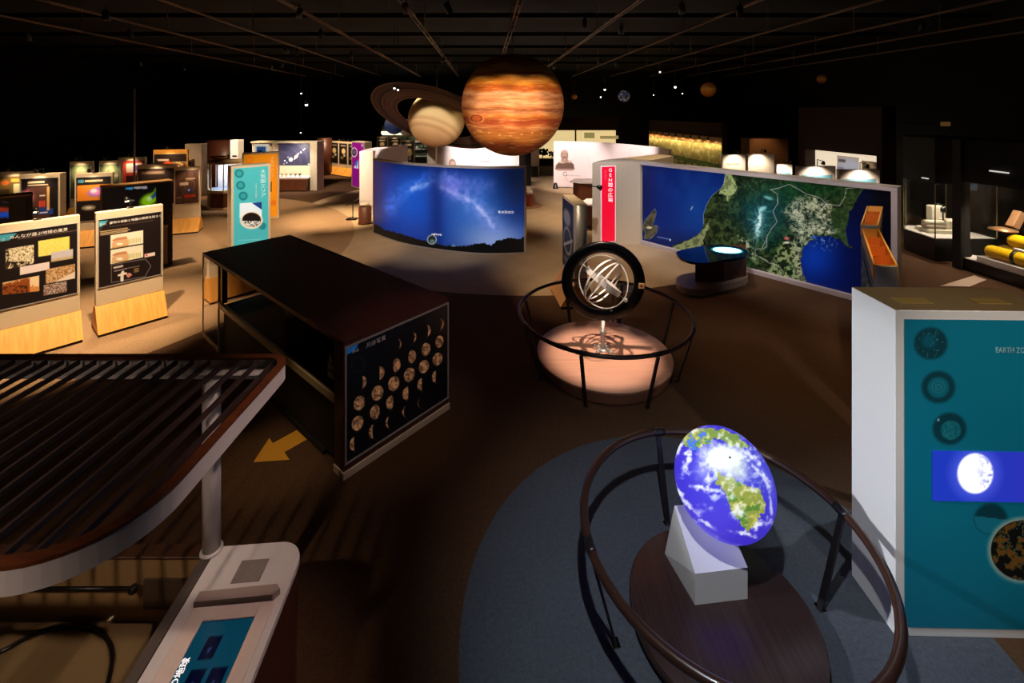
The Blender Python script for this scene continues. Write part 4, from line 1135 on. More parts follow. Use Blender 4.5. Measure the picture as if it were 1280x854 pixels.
MB().prism([(p.x, p.y) for p in spline([F(px, py, .14) for px, py in ((845, 348), (848, 356), (862, 361), (880, 361.5), (905, 356), (930, 349), (934.5, 343), (925, 337), (900, 337), (870, 340), (853, 343))], 4, True)], 0, .14, bev=.01).build('plinth', mat('lectern_plinth', rgb(150, 130, 118), .45), lt)
bq = [F(px, py, .14) for px, py in ((869, 352), (905, 352), (933, 345), (932, 338), (905, 338), (869, 344))]
MB().prism([(p.x, p.y) for p in bq], .14, zt2-.05).build('cabinet', DKWOODZ, lt)
gc = F(908.7, 313, zt2)
MB().prism(ovalpts(gc, .31, .22, R(-3)), zt2+.001, zt2+.004).build('glowing_oval', mat('cyan_light_disc', rgb(200, 250, 250), .3, emit=rgb(150, 245, 250), es=2.2), lt)
MB().prism(ovalpts(gc, .35, .26, R(-3)), zt2, zt2+.002).build('oval_edge', mat('teal_edge', rgb(10, 120, 130), .3, emit=rgb(10, 130, 140), es=.6), lt)
spot((gc.x, gc.y, zt2+.05), (gc.x+.1, gc.y, 3), 4, 150, 1, (.5, .95, 1), .2)

# hollow-topped zigzag partition on the right of the map
ZP = 2.10
NOSE = mat('satin_silver', rgb(205, 208, 218), .35, .25)
def tray(name, label, q, parts_n, grp='hollow-topped partitions'):
    P = [F(px, py, ZP) for px, py in q]          # front-left, front-right, back-right, back-left
    t = thing('tray_topped_partition', label, 'partition', (0, 0, 0), 0, grp)
    fl, fr_, br, bl = P
    def edge(a, b, w, z0, z1):
        return MB().bar((a.x, a.y, (z0+z1)/2), (b.x, b.y, (z0+z1)/2), w, z1-z0)
    body = MB(); body.prism([(p.x, p.y) for p in (fl, fr_, br, bl)], 0, ZP-.17); body.build('body', mat(name+'_side', rgb(70, 66, 72), .5), t)
    rim = MB()
    for a, b2 in ((fl, bl), (fr_, br), (bl, br), (fl, fr_)):
        rim.bar((a.x, a.y, ZP-.09), (b2.x, b2.y, ZP-.09), .022, .18)
    rim.build('timber_rim', mat(name+'_rim', rgb(236, 176, 84), .45), t)
    for k in range(parts_n):
        f = (k+.0)/parts_n
        a, b2 = fl.lerp(bl, f), fr_.lerp(br, f)
        if k: MB().bar((a.x, a.y, ZP-.10), (b2.x, b2.y, ZP-.10), .014, .15).build('divider', TRAYW, t)
    MB().prism([(p.x, p.y) for p in (fl, fr_, br, bl)], ZP-.17, ZP-.16).build('tray_floor', TRAYW, t)
    # silver rounded nose
    c0 = (fl+fr_)/2; r = (fr_-fl).length/2; ax = (fr_-fl).normalized(); out = Vector((ax.y, -ax.x, 0))
    nose = [(fl.x, fl.y)] + [tuple((c0 - ax*r*math.cos(math.pi*k/10) + out*r*.35*math.sin(math.pi*k/10))[:2]) for k in range(1, 10)] + [(fr_.x, fr_.y)]
    MB().prism(nose, 0, ZP-.012).build('silver_nose', NOSE, t)
    return t, P
t1, P1 = tray('front_partition', 'front partition with four orange timber compartments on top, silver rounded end', ((1092.7, 330.6), (1121, 331.5), (1097.5, 286), (1078, 286)), 4)
t2, P2 = tray('rear_partition', 'rear partition with four small timber compartments on top, against the map', ((1076.5, 280.5), (1097, 281), (1103, 258), (1084.5, 257.5)), 4)
def p_side(c):
    c.fill(rgb(16, 26, 58)); n = fbm(c.x*.5, c.y*.3, oct=3); c.mix((n > .6)*.6, rgb(70, 90, 130)); c.mix((n > .7)*.8, rgb(200, 190, 170))
fl, bl = P1[0], P1[3]; dv = (bl-fl); nn = Vector((-dv.y, dv.x, 0)).normalized()
if nn.x > 0: nn = -nn
sheet('side_picture', lambda u, v: (fl.x + dv.x*(1-u*.92) + nn.x*.012, fl.y + dv.y*(1-u*.92) + nn.y*.012, .5 + 1.2*v), 40, 40, p_side, PRINT, t1)

# ================================================================== RING (ARMILLARY) MODEL ON PINK PLATFORM
def barrier(name, ctr, r, z, posts, rf, label, tube_r=.028, legm=STEELD, joints=()):
    t = thing(name, label, 'guard rail', (ctr[0], ctr[1], 0))
    MB().tube([(r*math.cos(2*math.pi*i/72), r*math.sin(2*math.pi*i/72), z) for i in range(72)], tube_r, 10, True).build('hand_rail', BRONZE, t)
    for a in posts:
        ca, sa = math.cos(R(a)), math.sin(R(a))
        lg = MB().bar((rf*ca, rf*sa, .0), (r*ca, r*sa, z-.045), .05, .02).build('post', legm, t)
        MB().box(-.03, .03, -.035, .035, 0, .012, .002, M=Matrix.Translation((rf*ca, rf*sa, 0)) @ Matrix.Rotation(R(a), 4, 'Z')).build('foot_plate', CHROME, lg)
        MB().tube([(r*ca, r*sa, z-.05), (r*ca, r*sa, z)], .012, 8).build('bracket', CHROME, lg)
        a0 = R(a)
        MB().tube([(r*math.cos(a0+q), r*math.sin(a0+q), z) for q in (-.055, -.03, 0, .03, .055)], tube_r*1.08, 12).build('rail_joint', STEELD, lg)
    return t
AC = (1.45, 7.06)
ap = thing('round_pink_platform', 'low round pale pink wooden platform lit from above', 'platform', (AC[0], AC[1], 0))
MB().lathe([(1.0, 0), (1.0, .03), (1.05, .17), (1.05, .2)], 72).build('platform_body', mat('platform_edge', rgb(130, 84, 64), .5), ap)
MB().lathe([(1.05, .2), (1.04, .206), (.001, .206)], 72).build('platform_top', PINKWOOD, ap)
barrier('round_guard_rail', AC, 1.33, .84, (19, 64, 110, 156, 201, 246, 290, 335), 1.10, 'round brown guard rail on eight posts around the black ring model')
am = thing('armillary_model', 'black upright ring holding a silver celestial sphere of metal hoops', 'armillary sphere', (1.45, 7.10, .206))
zc = 1.095
tiltM = Matrix.Translation((0, 0, zc)) @ Matrix.Rotation(R(-4), 4, 'Z') @ Matrix.Rotation(R(6), 4, 'X')
N = 96
prof = []
ro, ri, hw = .655, .485, .04
mb = MB(); vs = []; fs = []
cs = [(ri, -hw*.6), (ri+.02, -hw), (ro-.03, -hw), (ro, -hw*.5), (ro, hw*.5), (ro-.03, hw), (ri+.02, hw), (ri, hw*.6)]
for i in range(N):
    a = 2*math.pi*i/N
    vs += [(q*math.cos(a), y, q*math.sin(a)) for q, y in cs]
m_ = len(cs)
for i in range(N):
    for j in range(m_):
        fs.append((i*m_+j, i*m_+(j+1) % m_, ((i+1) % N)*m_+(j+1) % m_, ((i+1) % N)*m_+j))
mb.add(vs, fs, True, tiltM); mb.build('outer_ring', mat('ring_black_lacquer', rgb(4, 4, 4), .3, spec=.25), am)
def hoop(r, w, th, M):
    mb = MB(); vs = []; fs = []
    c4 = [(r-th/2, -w/2), (r+th/2, -w/2), (r+th/2, w/2), (r-th/2, w/2)]
    for i in range(64):
        a = 2*math.pi*i/64; vs += [(q*math.cos(a), q*math.sin(a), z) for q, z in c4]
    for i in range(64):
        for j in range(4): fs.append((i*4+j, ((i+1) % 64)*4+j, ((i+1) % 64)*4+(j+1) % 4, i*4+(j+1) % 4))
    return mb.add(vs, fs, False, M)
SILV = mat('bright_silver', rgb(240, 234, 226), .4, .35)
def Mn(n):
    return tiltM @ Vector(n).normalized().to_track_quat('Z', 'Y').to_matrix().to_4x4()
AX = tiltM @ Vector((-.78, .10, .62)).normalized().to_track_quat('Z', 'Y').to_matrix().to_4x4()
hoop(.31, .09, .010, Mn((.60, .22, .78))).build('broad_band', SILV, am)
hoop(.40, .03, .014, Mn((-.42, -.86, .30))).build('meridian_hoop', SILV, am)
hoop(.39, .026, .012, Mn((.60, -.74, -.25))).build('meridian_hoop', SILV, am)
hoop(.385, .020, .010, Mn((.78, -.45, -.62))).build('meridian_hoop', SILV, am)
hoop(.375, .022, .010, Mn((.70, -.72, -.50))).build('equator_hoop', SILV, am)
MB().tube([AX @ Vector((0, 0, -.49)), AX @ Vector((0, 0, .49))], .011, 8).build('polar_axis', SILV, am)
for q_ in (.45, -.45, 0): MB().sphere(AX @ Vector((0, 0, q_)), .035 if q_ else .05, 14, 8).build('axis_boss', SILV, am)
lbM = tiltM @ Matrix.Rotation(R(2), 4, 'Y')
MB().box(.545, .635, -.062, -.052, -.055, .035, .002, M=lbM).build('caution_label', mat('label_cream', rgb(232, 206, 130), .5), am)
MB().prism([(0.022*math.cos(k*math.pi/8), .022*math.sin(k*math.pi/8)) for k in range(16)], 0, .002, M=lbM @ Matrix.Translation((.59, -.0625, -.01)) @ Matrix.Rotation(R(90), 4, 'X')).build('label_mark', mat('label_red', rgb(190, 30, 30), .5), am)
MB().lathe([(.055, .02), (.05, .04), (.035, .06), (.035, .24), (.05, .25), (.05, .31), (.028, .32), (.028, .46)], 20).build('column', SILV, am)
ftm = MB()
for k in range(4):
    a = R(45+90*k); ftm.bar((0, 0, .035), (.15*math.cos(a), .15*math.sin(a), .02), .05, .022).lathe([(.03, 0), (.03, .04), (.02, .05)], 14, c=(.15*math.cos(a), .15*math.sin(a)))
ftm.lathe([(.09, 0), (.09, .02), (.05, .04)], 24).build('foot', SILV, am)
# small lectern standing behind the ring
ll = thing('small_caption_stand', 'small silver caption stand on round black foot behind the ring', 'caption stand', (F(769, 406).x, F(769, 406).y, 0))
MB().lathe([(.16, 0), (.16, .012), (.03, .02)], 24).build('foot', BLACK, ll)
MB().tube([(-.04, 0, .01), (-.04, 0, .70)], .012, 8).tube([(.04, 0, .01), (.04, 0, .70)], .012, 8).build('pole', STEELD, ll)
MB().box(-.02, .42, -.12, .10, 0, .012, .003, M=Matrix.Translation((-.1, 0, .70)) @ Matrix.Rotation(R(20), 4, 'X')).build('caption_plate', ALU, ll)
# ================================================================== EARTH GLOBE
GC = (1.63, 3.47)
gp = thing('round_dark_platform', 'low round dark wooden platform under the glowing globe', 'platform', (GC[0], GC[1], 0))
MB().lathe([(.64, 0), (.64, .03), (.692, .05), (.692, .115)], 72).build('platform_body', mat('dark_platform_edge', rgb(60, 40, 36), .4), gp)
MB().lathe([(.692, .115), (.686, .12), (.001, .12)], 72).build('platform_top', GREYWOOD, gp)
barrier('round_guard_rail', GC, 1.057, .757, (8, 98, 188, 276), .86, 'round brown guard rail on four posts around the glowing globe', .033)
pd = thing('globe_pedestal', 'white wedge pedestal carrying the glowing globe', 'pedestal', (1.6, 3.7, .12))
pv = [(1.44, 3.505, 0), (1.877, 3.55, 0), (1.81, 4.0, 0), (1.342, 3.915, 0), (1.44, 3.505, .246), (1.877, 3.55, .25), (1.86, 3.99, .39), (1.44, 3.95, .39)]
MB().add([(x-1.6, y-3.7, z) for x, y, z in pv], [(3, 2, 1, 0), (4, 5, 6, 7), (0, 1, 5, 4), (1, 2, 6, 5), (2, 3, 7, 6), (3, 0, 4, 7)]).build('wedge', WHITE, pd)
MB().lathe([(.07, .30), (.05, .44)], 24, c=(.13, .1)).build('cradle', WHITE, pd)
gcen, GR = Vector((1.765, 3.72, .915)), .385
def cE3(cx, cy): return 820 + cx/4.744, 520 + cy/4.744
def p_globe(c):
    X, Y = (c.x-820)*4.744, (c.y-520)*4.744
    c.fill(rgb(58, 42, 196)); c.mix(np.exp(-((X-330)/230)**2-((Y-620)/160)**2)*.6, rgb(84, 66, 214))
    n = fbm(X/55, Y/55, oct=5); n2 = fbm(X/22+7, Y/22, oct=4); n3 = fbm(X/90+3, Y/60, oct=4)
    wx, wy = (fbm(X/40, Y/40, oct=3)-.5)*14, (fbm(X/40+50, Y/40, oct=3)-.5)*14
    def P(l): return [cE3(*p) for p in l]
    def land(pts, col=(122, 148, 72)):
        m = c.mask(P(pts), 0, (wx, wy)); c.mix(m, rgb(*col)); c.mix(m*np.clip((n2-.45)*4, 0, 1), rgb(196, 190, 100)); c.mix(m*(n < .42)*.8, rgb(70, 124, 44))
    c.mix(np.exp(-((X-520)/330)**2-((Y-330)/260)**2)*.35, rgb(84, 120, 220))
    land([(150, 120), (230, 85), (330, 75), (430, 90), (520, 140), (560, 190), (500, 200), (430, 160), (340, 130), (300, 150), (240, 200), (160, 180)])
    land([(350, 340), (440, 350), (520, 400), (600, 420), (635, 470), (630, 560), (600, 640), (560, 690), (520, 660), (470, 600), (440, 530), (420, 450), (370, 400)], (140, 152, 66))
    c.mix(c.mask(P([(170, 130), (310, 100), (300, 240), (200, 200)]), 0, (wx, wy))*(n2 < .45), rgb(70, 120, 210))
    # ice / cloud
    m = np.exp(-((X-400)/135)**2-((Y-250)/85)**2)
    c.mix(np.clip(m*2.2-.35+(n2-.5)*.9, 0, 1), rgb(232, 240, 232)); c.mix(np.exp(-((X-480)/70)**2-((Y-330)/60)**2)*.8, rgb(226, 236, 214))
    for x0, y0, a, b, r, s in ((188, 270, 26, 62, .15, 1), (205, 90, 40, 18, -.4, .8), (140, 180, 16, 60, .35, .9), (300, 435, 80, 17, .2, .9), (350, 470, 24, 26, .4, .7), (315, 380, 18, 34, -.3, .8), (150, 470, 13, 95, -.55, .9), (210, 545, 14, 70, -.72, .95), (300, 640, 60, 12, .55, .8),
                              (500, 570, 40, 42, 0, .8), (625, 640, 55, 20, -.5, .9), (540, 700, 75, 13, .2, .9), (680, 510, 10, 80, -.1, .8), (655, 390, 12, 80, -.35, .7), (590, 310, 60, 15, .7, .9), (560, 240, 80, 16, .7, .9), (450, 470, 22, 40, .2, .6), (100, 400, 8, 40, -.3, .7), (590, 440, 40, 22, .3, .6)):
        lx, ly = (X-x0), (Y-y0); cr, sr = math.cos(r), math.sin(r)
        d = np.sqrt(((lx*cr+ly*sr)/a)**2 + ((-lx*sr+ly*cr)/b)**2)
        c.mix(np.clip(1.25-d + (n2-.5)*2.2, 0, 1)*s, rgb(238, 242, 250))
    c.mix(np.clip((n3-.58)*7, 0, 1)*np.clip((n2-.4)*4, 0, 1)*.55, rgb(196, 208, 244))
    c.mix(np.clip(1.35-np.hypot((X-480)/230, (Y-290)/190), 0, 1)*np.clip((n2-.5)*5, 0, 1)*.5, rgb(214, 226, 240))
    c.disc(*cE3(438, 246), 1.5, 1.3, rgb(10, 12, 10), .3)
def gfn(u, v):
    th = math.pi*(1-v); ph = 2*math.pi*u
    return gcen.x + GR*np.sin(th)*np.cos(ph), gcen.y + GR*np.sin(th)*np.sin(ph), gcen.z + GR*np.cos(th)
gl = sheet('earth_globe', gfn, 420, 240, p_globe, GLOBEM)
tag(gl, 'large glowing blue earth globe tilted on a white pedestal', 'globe')

# ================================================================== HANGING PLANETS
def ball(name, c, r, paint, m, nu=260, nv=150, tilt=None):
    c = Vector(c)
    Mt = tilt or Matrix.Identity(3)
    A = np.array(Mt)
    def fn(u, v):
        th = np.pi*(1-v); ph = 2*np.pi*u
        q = np.stack([np.sin(th)*np.cos(ph), np.sin(th)*np.sin(ph), np.cos(th)], 1)
        ball.q = q
        w = (q @ A.T)*r
        return w[:, 0], w[:, 1], w[:, 2]
    def pt(cv):
        q = ball.q; paint(cv, q[:, 0], q[:, 1], q[:, 2])
    o = sheet(name, fn, nu, nv, pt, m, None, Matrix.Translation(c)); o.location = c
    return o
JY = 13.2; JR = 64/FOC*JY*.993
jc = D(641, 131, JY)
def ramp(t, stops):
    ts = [s[0] for s in stops]; return np.stack([np.interp(t, ts, [s[1][k]/255 for s in stops]) for k in range(3)], 1)
def p_jup(c, x, y, z):
    lat = z + .012*np.sin(x*9)
    tb = (fbm(x*2.6+3, y*2.6, z*16, oct=4)-.5)
    tw = (fbm(x*7+9, y*7, z*20, oct=4)-.5)
    l2 = lat + tb*.06 + tw*.035*np.exp(-((lat-.42)/.16)**2)*2
    S = [(-1, (110, 58, 30)), (-.86, (150, 74, 36)), (-.78, (120, 50, 24)), (-.66, (196, 118, 52)), (-.58, (214, 138, 66)), (-.47, (200, 112, 56)), (-.42, (232, 160, 110)), (-.38, (206, 108, 60)), (-.30, (170, 70, 36)), (-.22, (232, 140, 60)), (-.14, (224, 150, 110)),
         (-.10, (168, 84, 46)), (-.06, (226, 148, 96)), (.02, (240, 176, 134)), (.10, (222, 140, 90)), (.20, (244, 184, 146)), (.24, (214, 120, 56)), (.30, (196, 92, 30)), (.38, (238, 158, 60)), (.45, (222, 136, 44)), (.52, (250, 184, 96)), (.56, (190, 96, 30)), (.60, (240, 176, 100)), (.70, (236, 180, 110)), (.76, (170, 84, 30)), (1, (120, 60, 30))]
    c.c = ramp(l2, S)
    st = fbm(x*5, y*5, z*60, oct=3); c.mix(np.clip((st-.55)*2.5, 0, .5), rgb(250, 206, 150)); c.mix(np.clip((.45-st)*2.5, 0, .45), rgb(160, 74, 30))
    # great spot, faces the room
    sx, sz = -.66, -.27
    d = np.hypot((x-sx)/.115, (z-sz)/.062); f = y < 0
    c.mix(f*np.clip((1.6-d)*3, 0, 1)*.7, rgb(236, 160, 110)); c.mix(f*np.clip((1.15-d)*5, 0, 1)*.8, rgb(200, 92, 40)); c.mix(f*(np.abs(d-.95) < .12), rgb(150, 62, 30)); c.mix(f*(d < .6)*.5, rgb(214, 110, 50))
    for k in range(9):
        a = -1.0+.24*k; xx = math.sin(a)*.84; d = np.hypot((x-xx)/.022, (z+.54+.03*math.sin(k*5))/.016); c.mix(f*np.clip(1.4-d, 0, 1)*.8, rgb(250, 210, 150))
jp = ball('banded_planet', jc, JR, p_jup, PLANETM, 320, 220, Matrix.Rotation(R(1), 3, 'Y'))
tag(jp, 'huge orange banded gas planet model hanging under the ceiling', 'planet model')
SY = 17.6; SR = 35/FOC*SY
sc_ = D(546, 149, SY)
ea = Vector((81, 0, -21)).normalized()
eb = Vector((.12, -.90, .43)); eb = (eb - ea*eb.dot(ea)).normalized(); en = ea.cross(eb).normalized()
if en.z < 0: en = -en
TS = Matrix((ea, eb, en)).transposed()
def p_sat(c, x, y, z):
    S = [(-1, (206, 150, 100)), (-.7, (226, 178, 128)), (-.62, (206, 158, 108)), (-.5, (238, 198, 146)), (-.42, (216, 170, 120)), (-.3, (240, 204, 150)), (0, (240, 206, 146)), (.2, (232, 196, 128)), (.4, (206, 176, 100)), (.6, (170, 146, 70)), (1, (120, 104, 44))]
    c.c = ramp(z + (fbm(x*3, y*3, z*30, oct=3)-.5)*.04, S)
sat = thing('ringed_planet', 'cream ringed planet model with broad dark rings hanging left of the orange planet', 'planet model', sc_)
sb_ = ball('planet_ball', (0, 0, 0), SR, lambda c, x, y, z: p_sat(c, x, y, z), PLANETM, 160, 100, TS) if False else None
def satfn(u, v):
    th = np.pi*(1-v); ph = 2*np.pi*u
    q = np.stack([np.sin(th)*np.cos(ph), np.sin(th)*np.sin(ph), np.cos(th)], 1); satfn.q = q
    w = (q @ np.array(TS).T)*SR
    return w[:, 0], w[:, 1], w[:, 2]
sheet('planet_ball', satfn, 160, 100, lambda c: p_sat(c, satfn.q[:, 0], satfn.q[:, 1], satfn.q[:, 2]), PLANETM, sat, design='uv')
RO, RI = 84/FOC*SY, 51/FOC*SY
def ringfn(u, v, up=0):
    a = 2*np.pi*u; r = RI + (RO-RI)*v
    w = np.outer(r*np.cos(a), np.array(ea)) + np.outer(r*np.sin(a), np.array(eb)) - np.array(en)*(.012 if not up else -.012)
    return w[:, 0], w[:, 1], w[:, 2]
def p_ring(c):
    r = c.y; n = vnoise(r*26, r*0+1)*.6 + vnoise(r*70, r*0+4)*.4
    c.c = np.outer(.35+.5*n, (.62, .44, .36)); c.mix(((r > .60) & (r < .66))*.9, (.05, .03, .03)); c.mix(r > .975, rgb(150, 120, 104)); c.mix(r < .03, rgb(150, 120, 104)); c.mix((r > .66)*.25, (.12, .07, .05))
sheet('planet_rings', ringfn, 160, 60, p_ring, PLANETM, sat, design='uv')
sheet('ring_upper_face', lambda u, v: ringfn(u, v, 1), 96, 30, p_ring, PLANETM, sat, design='uv')
MB().tube([(0, 0, SR*.98), (0, 0, CEIL-sc_.z)], .01, 6).build('hanging_wire', BLACK, sat)
MB().tube([(0, 0, JR*.98), (0, 0, CEIL-jc.z)], .015, 6).build('hanging_wire', BLACK, jp)

def small_planet(name, px, py, rpx, Y, paint, label, n=48):
    c = D(px, py, Y); o = ball(name, c, rpx/FOC*Y, paint, PLANETM, n, n//2); tag(o, label, 'planet model', 'small hanging planets'); MB().tube([(0, 0, rpx/FOC*Y*.97), (0, 0, CEIL-c.z)], .006, 6).build('hanging_wire', BLACK, o); return c
def p_gold(c, x, y, z):
    c.c = ramp(z + (fbm(x*3, y*3, z*9, oct=3)-.5)*.5, [(-1, (180, 90, 30)), (-.3, (226, 140, 50)), (.1, (240, 180, 90)), (.4, (200, 120, 40)), (1, (190, 110, 50))])
def p_blue(c, x, y, z):
    n = fbm(x*3+5, y*3, z*3, oct=4); c.fill(rgb(70, 100, 170)); c.mix(np.clip((n-.5)*8, 0, 1), rgb(235, 238, 245)); c.mix(np.clip((.4-n)*10, 0, 1), rgb(80, 80, 60))
def p_ice(c, x, y, z):
    c.fill(rgb(90, 120, 220)); c.mix(np.clip(z+.2, 0, 1), rgb(230, 235, 250))
def p_pale(c, x, y, z): c.fill(rgb(235, 215, 200))
SPL = []
SPL.append(small_planet('golden_planet', 885.5, 112, 9.2, 20, p_gold, 'larger golden planet ball hanging right of centre'))
SPL.append(small_planet('small_earth', 780, 120, 7.2, 21, p_blue, 'small blue and white planet ball hanging near the bright spotlight'))
SPL.append(small_planet('amber_planet', 1027, 99, 5.4, 20, p_gold, 'amber planet ball hanging alone at upper right'))
SPL.append(small_planet('tiny_amber_planet', 718, 121, 3.4, 22, p_gold, 'tiny amber ball hanging just right of the orange banded planet'))
SPL.append(small_planet('blue_planet', 493, 156, 12, 24, p_ice, 'blue and white planet ball partly hidden behind the dark rings'))
SPL.append(small_planet('pale_planet', 510, 160, 11, 26, p_pale, 'pale planet ball partly hidden behind the ringed planet'))
for c, pw in zip(SPL, (28, 45, 14, 8, 60, 50)):
    spot((c.x-2.0, c.y-3.5, c.z+.8), c, pw, 26, .5, (1, .9, .78), .05)

# distant ceiling lamps (small cans with lit lens)
def can_lamp(px, py, Y, r, label, tall=1.6):
    r *= .62; c = D(px, py, Y); t = thing('ceiling_spotlight', label, 'spotlight', c, 0, 'distant ceiling spotlights')
    MB().lathe([(r*1.3, .02), (r*1.3, r*3), (r*.5, r*3.3)], 14).tube([(0, 0, r*3.2), (0, 0, 6.9-c.z)], .008, 6).build('housing', BLACK, t)
    MB().sphere((0, 0, 0), r, 12, 8).build('lens', LAMPW, t)
for px, py, Y, r, lb in ((844, 109, 19, .075, 'brightest ceiling spotlight near the golden planet'), (493, 110.5, 15.0, .05, 'left of two spotlights above the dark rings'), (497.5, 112.5, 15.2, .05, 'right of two spotlights above the dark rings'),
                         (383, 131, 21, .10, 'white hanging spotlight above the solar system wall'), (376.5, 117, 22, .05, 'small spotlight just left of the white hanging one'), (376, 166, 24, .05, 'small spotlight low above the solar system wall'),
                         (756, 112, 22, .07, 'spotlight left of the small blue planet'), (825, 90, 20, .05, 'upper spotlight left of the golden planet'), (751, 121.5, 24, .05, 'lower tiny spotlight left of the small blue planet'), (853, 117, 21, .04, 'tiny spotlight below the brightest one'),
                         (817, 119, 22, .03, 'tiny spotlight right of the small blue planet')):
    can_lamp(px, py, Y, r, lb)
# exit-like small lit box at the right wall, thin pole at the left
ex = D(1183, 155, 14.5)
eb_ = thing('small_wall_sign', 'tiny dim tan box sign high on the dark right wall', 'sign', ex)
MB().box(-.14, .14, 0, .06, -.07, .07, .004).build('sign_box', mat('dim_tan_sign', rgb(120, 90, 50), .6, emit=rgb(120, 84, 40), es=.35), eb_)
MB().box(-.02, .02, .06, 1.4, -.02, .02).build('bracket', BLACK, eb_)
pc = D(168, 195, 17.5)
tag(MB().lathe([(.035, 0), (.035, D(168, 112, 17.5).z)], 10, c=(pc.x, pc.y)).sphere((pc.x, pc.y, D(168, 112, 17.5).z), .05, 10, 6).build('tall_pole', mat('pole_grey', rgb(170, 160, 150), .4)), 'thin grey pole rising above the far left kiosks', 'pole')

# ================================================================== FAR LEFT / CENTRE STRUCTURES
c = D(231, 180, 21.3)
tag(MB().box(c.x, c.x+.80, 21.3, 21.7, 0, 2.47, .01).build('grey_slab', mat('grey_slab_paint', rgb(170, 150, 130), .6)), 'plain grey-beige slab left of the tall brown drum', 'partition')
c = D(268, 176, 23.7)
tag(MB().lathe([(.78, 0), (.78, 2.47)], 40, c=(c.x, 24.4)).build('brown_drum', DKWOODZ), 'tall dark brown drum behind the lit glass case', 'drum')
c = D(286, 175, 22.5)
wd_ = thing('white_slab', 'bright white slab at the right edge of the tall brown drum', 'partition', (c.x, 22.6, 0))
MB().box(0, .40, 0, .5, 0, 2.58, .01).build('slab', WHITE, wd_)
MB().box(.12, .34, -.01, 0, 1.72, 1.80).build('small_plate', BLACK, wd_)
# glass case
vc = D(269.5, 263, 0.001)
vp = F(269, 263); vc = Vector((vp.x, vp.y+.75, 0))
vt = thing('octagonal_glass_case', 'octagonal glass display case with white inside on brown wooden base', 'display case', vc, R(22.5))
def octo(r): return [(r*math.cos(R(45*k)), r*math.sin(R(45*k))) for k in range(8)]
MB().prism(octo(.72), .0, .07).build('plinth', CREAM, vt)
MB().prism(octo(.70), .07, .66).build('base', REDWOOD, vt)
MB().prism(octo(.72), .66, .78, bev=.01).build('sill', CREAM, vt)
MB().prism(octo(.62), .781, .79).build('inner_floor', mat('case_floor_blue', rgb(150, 170, 200), .5), vt)
fm = MB()
for k in range(8):
    x, y = octo(.68)[k]; fm.box(x-.02, x+.02, y-.02, y+.02, .78, 1.85)
fm.build('corner_posts', CREAM, vt)
MB().prism(octo(.72), 1.85, 1.95, bev=.01).build('lid', mat('case_lid_tan', rgb(190, 160, 110), .5), vt)
MB().prism(octo(.66), .80, 1.845).build('glass_panes', GLASS, vt)
MB().box(-.42, .42, .22, .27, .79, 1.75, M=Matrix.Rotation(R(-8), 4, 'Z')).build('inner_back_board', mat('case_back_white', rgb(225, 232, 245), .6), vt)
spot((vc.x+.1, vc.y-.35, 1.82), (vc.x+.05, vc.y+.2, 1.05), 90, 150, .8, (.92, .94, 1), .1)
lm = thing('shallow_dish_lamp', 'golden shallow dish lamp just above the octagonal glass case', 'lamp', (vc.x-.35, vc.y, 1.95))
MB().lathe([(.05, 0), (.12, .02), (.3, .10), (.34, .16), (.33, .17), (.1, .12), (.001, .11)], 30).build('dish', mat('brass_dish', rgb(210, 160, 70), .35, .7), lm)
# solar system wall
sw = thing('solar_system_wall', 'wide wall with dark solar system picture above white shelf and brown cabinet', 'display wall', (0, 0, 0))
xa_, xb_, xm_ = -13.35, -9.94, -12.2
WB = MB().box(xa_, xb_, 23.2, 23.55, 0, 2.49).box(xb_-.35, xb_, 22.7, 23.2, 0, 2.49).box(xa_, xb_-.35, 22.75, 23.2, 2.42, 2.49).box(xm_-.05, xm_, 22.75, 23.2, 0, 2.42)
WB.build('wall_body', CREAM, sw)
MB().box(xm_, xb_-.35, 22.55, 23.2, .62, .70, .01).build('shelf', WHITE, sw)
MB().box(xm_, xb_-.40, 22.35, 23.2, .05, .62).build('cabinet', REDWOOD, sw)
def p_solar(c):
    c.fill(rgb(52, 50, 74)); 
    for r in (16, 24, 33): c.ring(352, 205, r, r*.95, .03, rgb(80, 78, 104), .7)
    c.mix(np.clip((349-c.x)/8, 0, 1)*np.clip((195-c.y)/15, 0, 1), rgb(226, 90, 30))
    c.disc(363.5, 199.5, 2.5, 2.6, rgb(246, 226, 210), .3); c.disc(370, 196, 2.6, 1.9, rgb(230, 190, 150), .3, rot=-.7); c.line([(368, 199), (373, 192)], .8, rgb(240, 225, 210), .9)
    for x, y, r in ((376, 190.5, 1.1), (379, 187.5, 1.0), (381, 186, .7), (356, 201, 1), (358.5, 203.5, .8), (355, 205, .6), (360, 196.5, .7)): c.disc(x, y, r, r, rgb(220, 225, 240), .4)
    c.rect(385, 204.5, 389.5, 206, rgb(220, 220, 225), .8)
flat_ = sheet('solar_system_picture', lambda u, v: (xm_+.05 + (xb_-.42-xm_-.05)*u, 23.19+0*u, 1.22+1.15*v), 120, 70, p_solar, GLOWSOFT, sw)
def p_blue2(c): c.fill(rgb(230, 235, 240)); c.rect(.2, .35, .75, .85, rgb(60, 110, 180)); c.rect(.3, .4, .5, .6, rgb(20, 40, 80))
sheet('blue_picture', lambda u, v: (xa_+.08 + .8*u, 22.9+0*u, 1.6+.75*v), 20, 20, p_blue2, GLOWSOFT, sw, design='uv')
MB().box(xa_, xm_-.05, 22.9, 23.2, 0, 2.42).build('side_section', CREAM, sw)
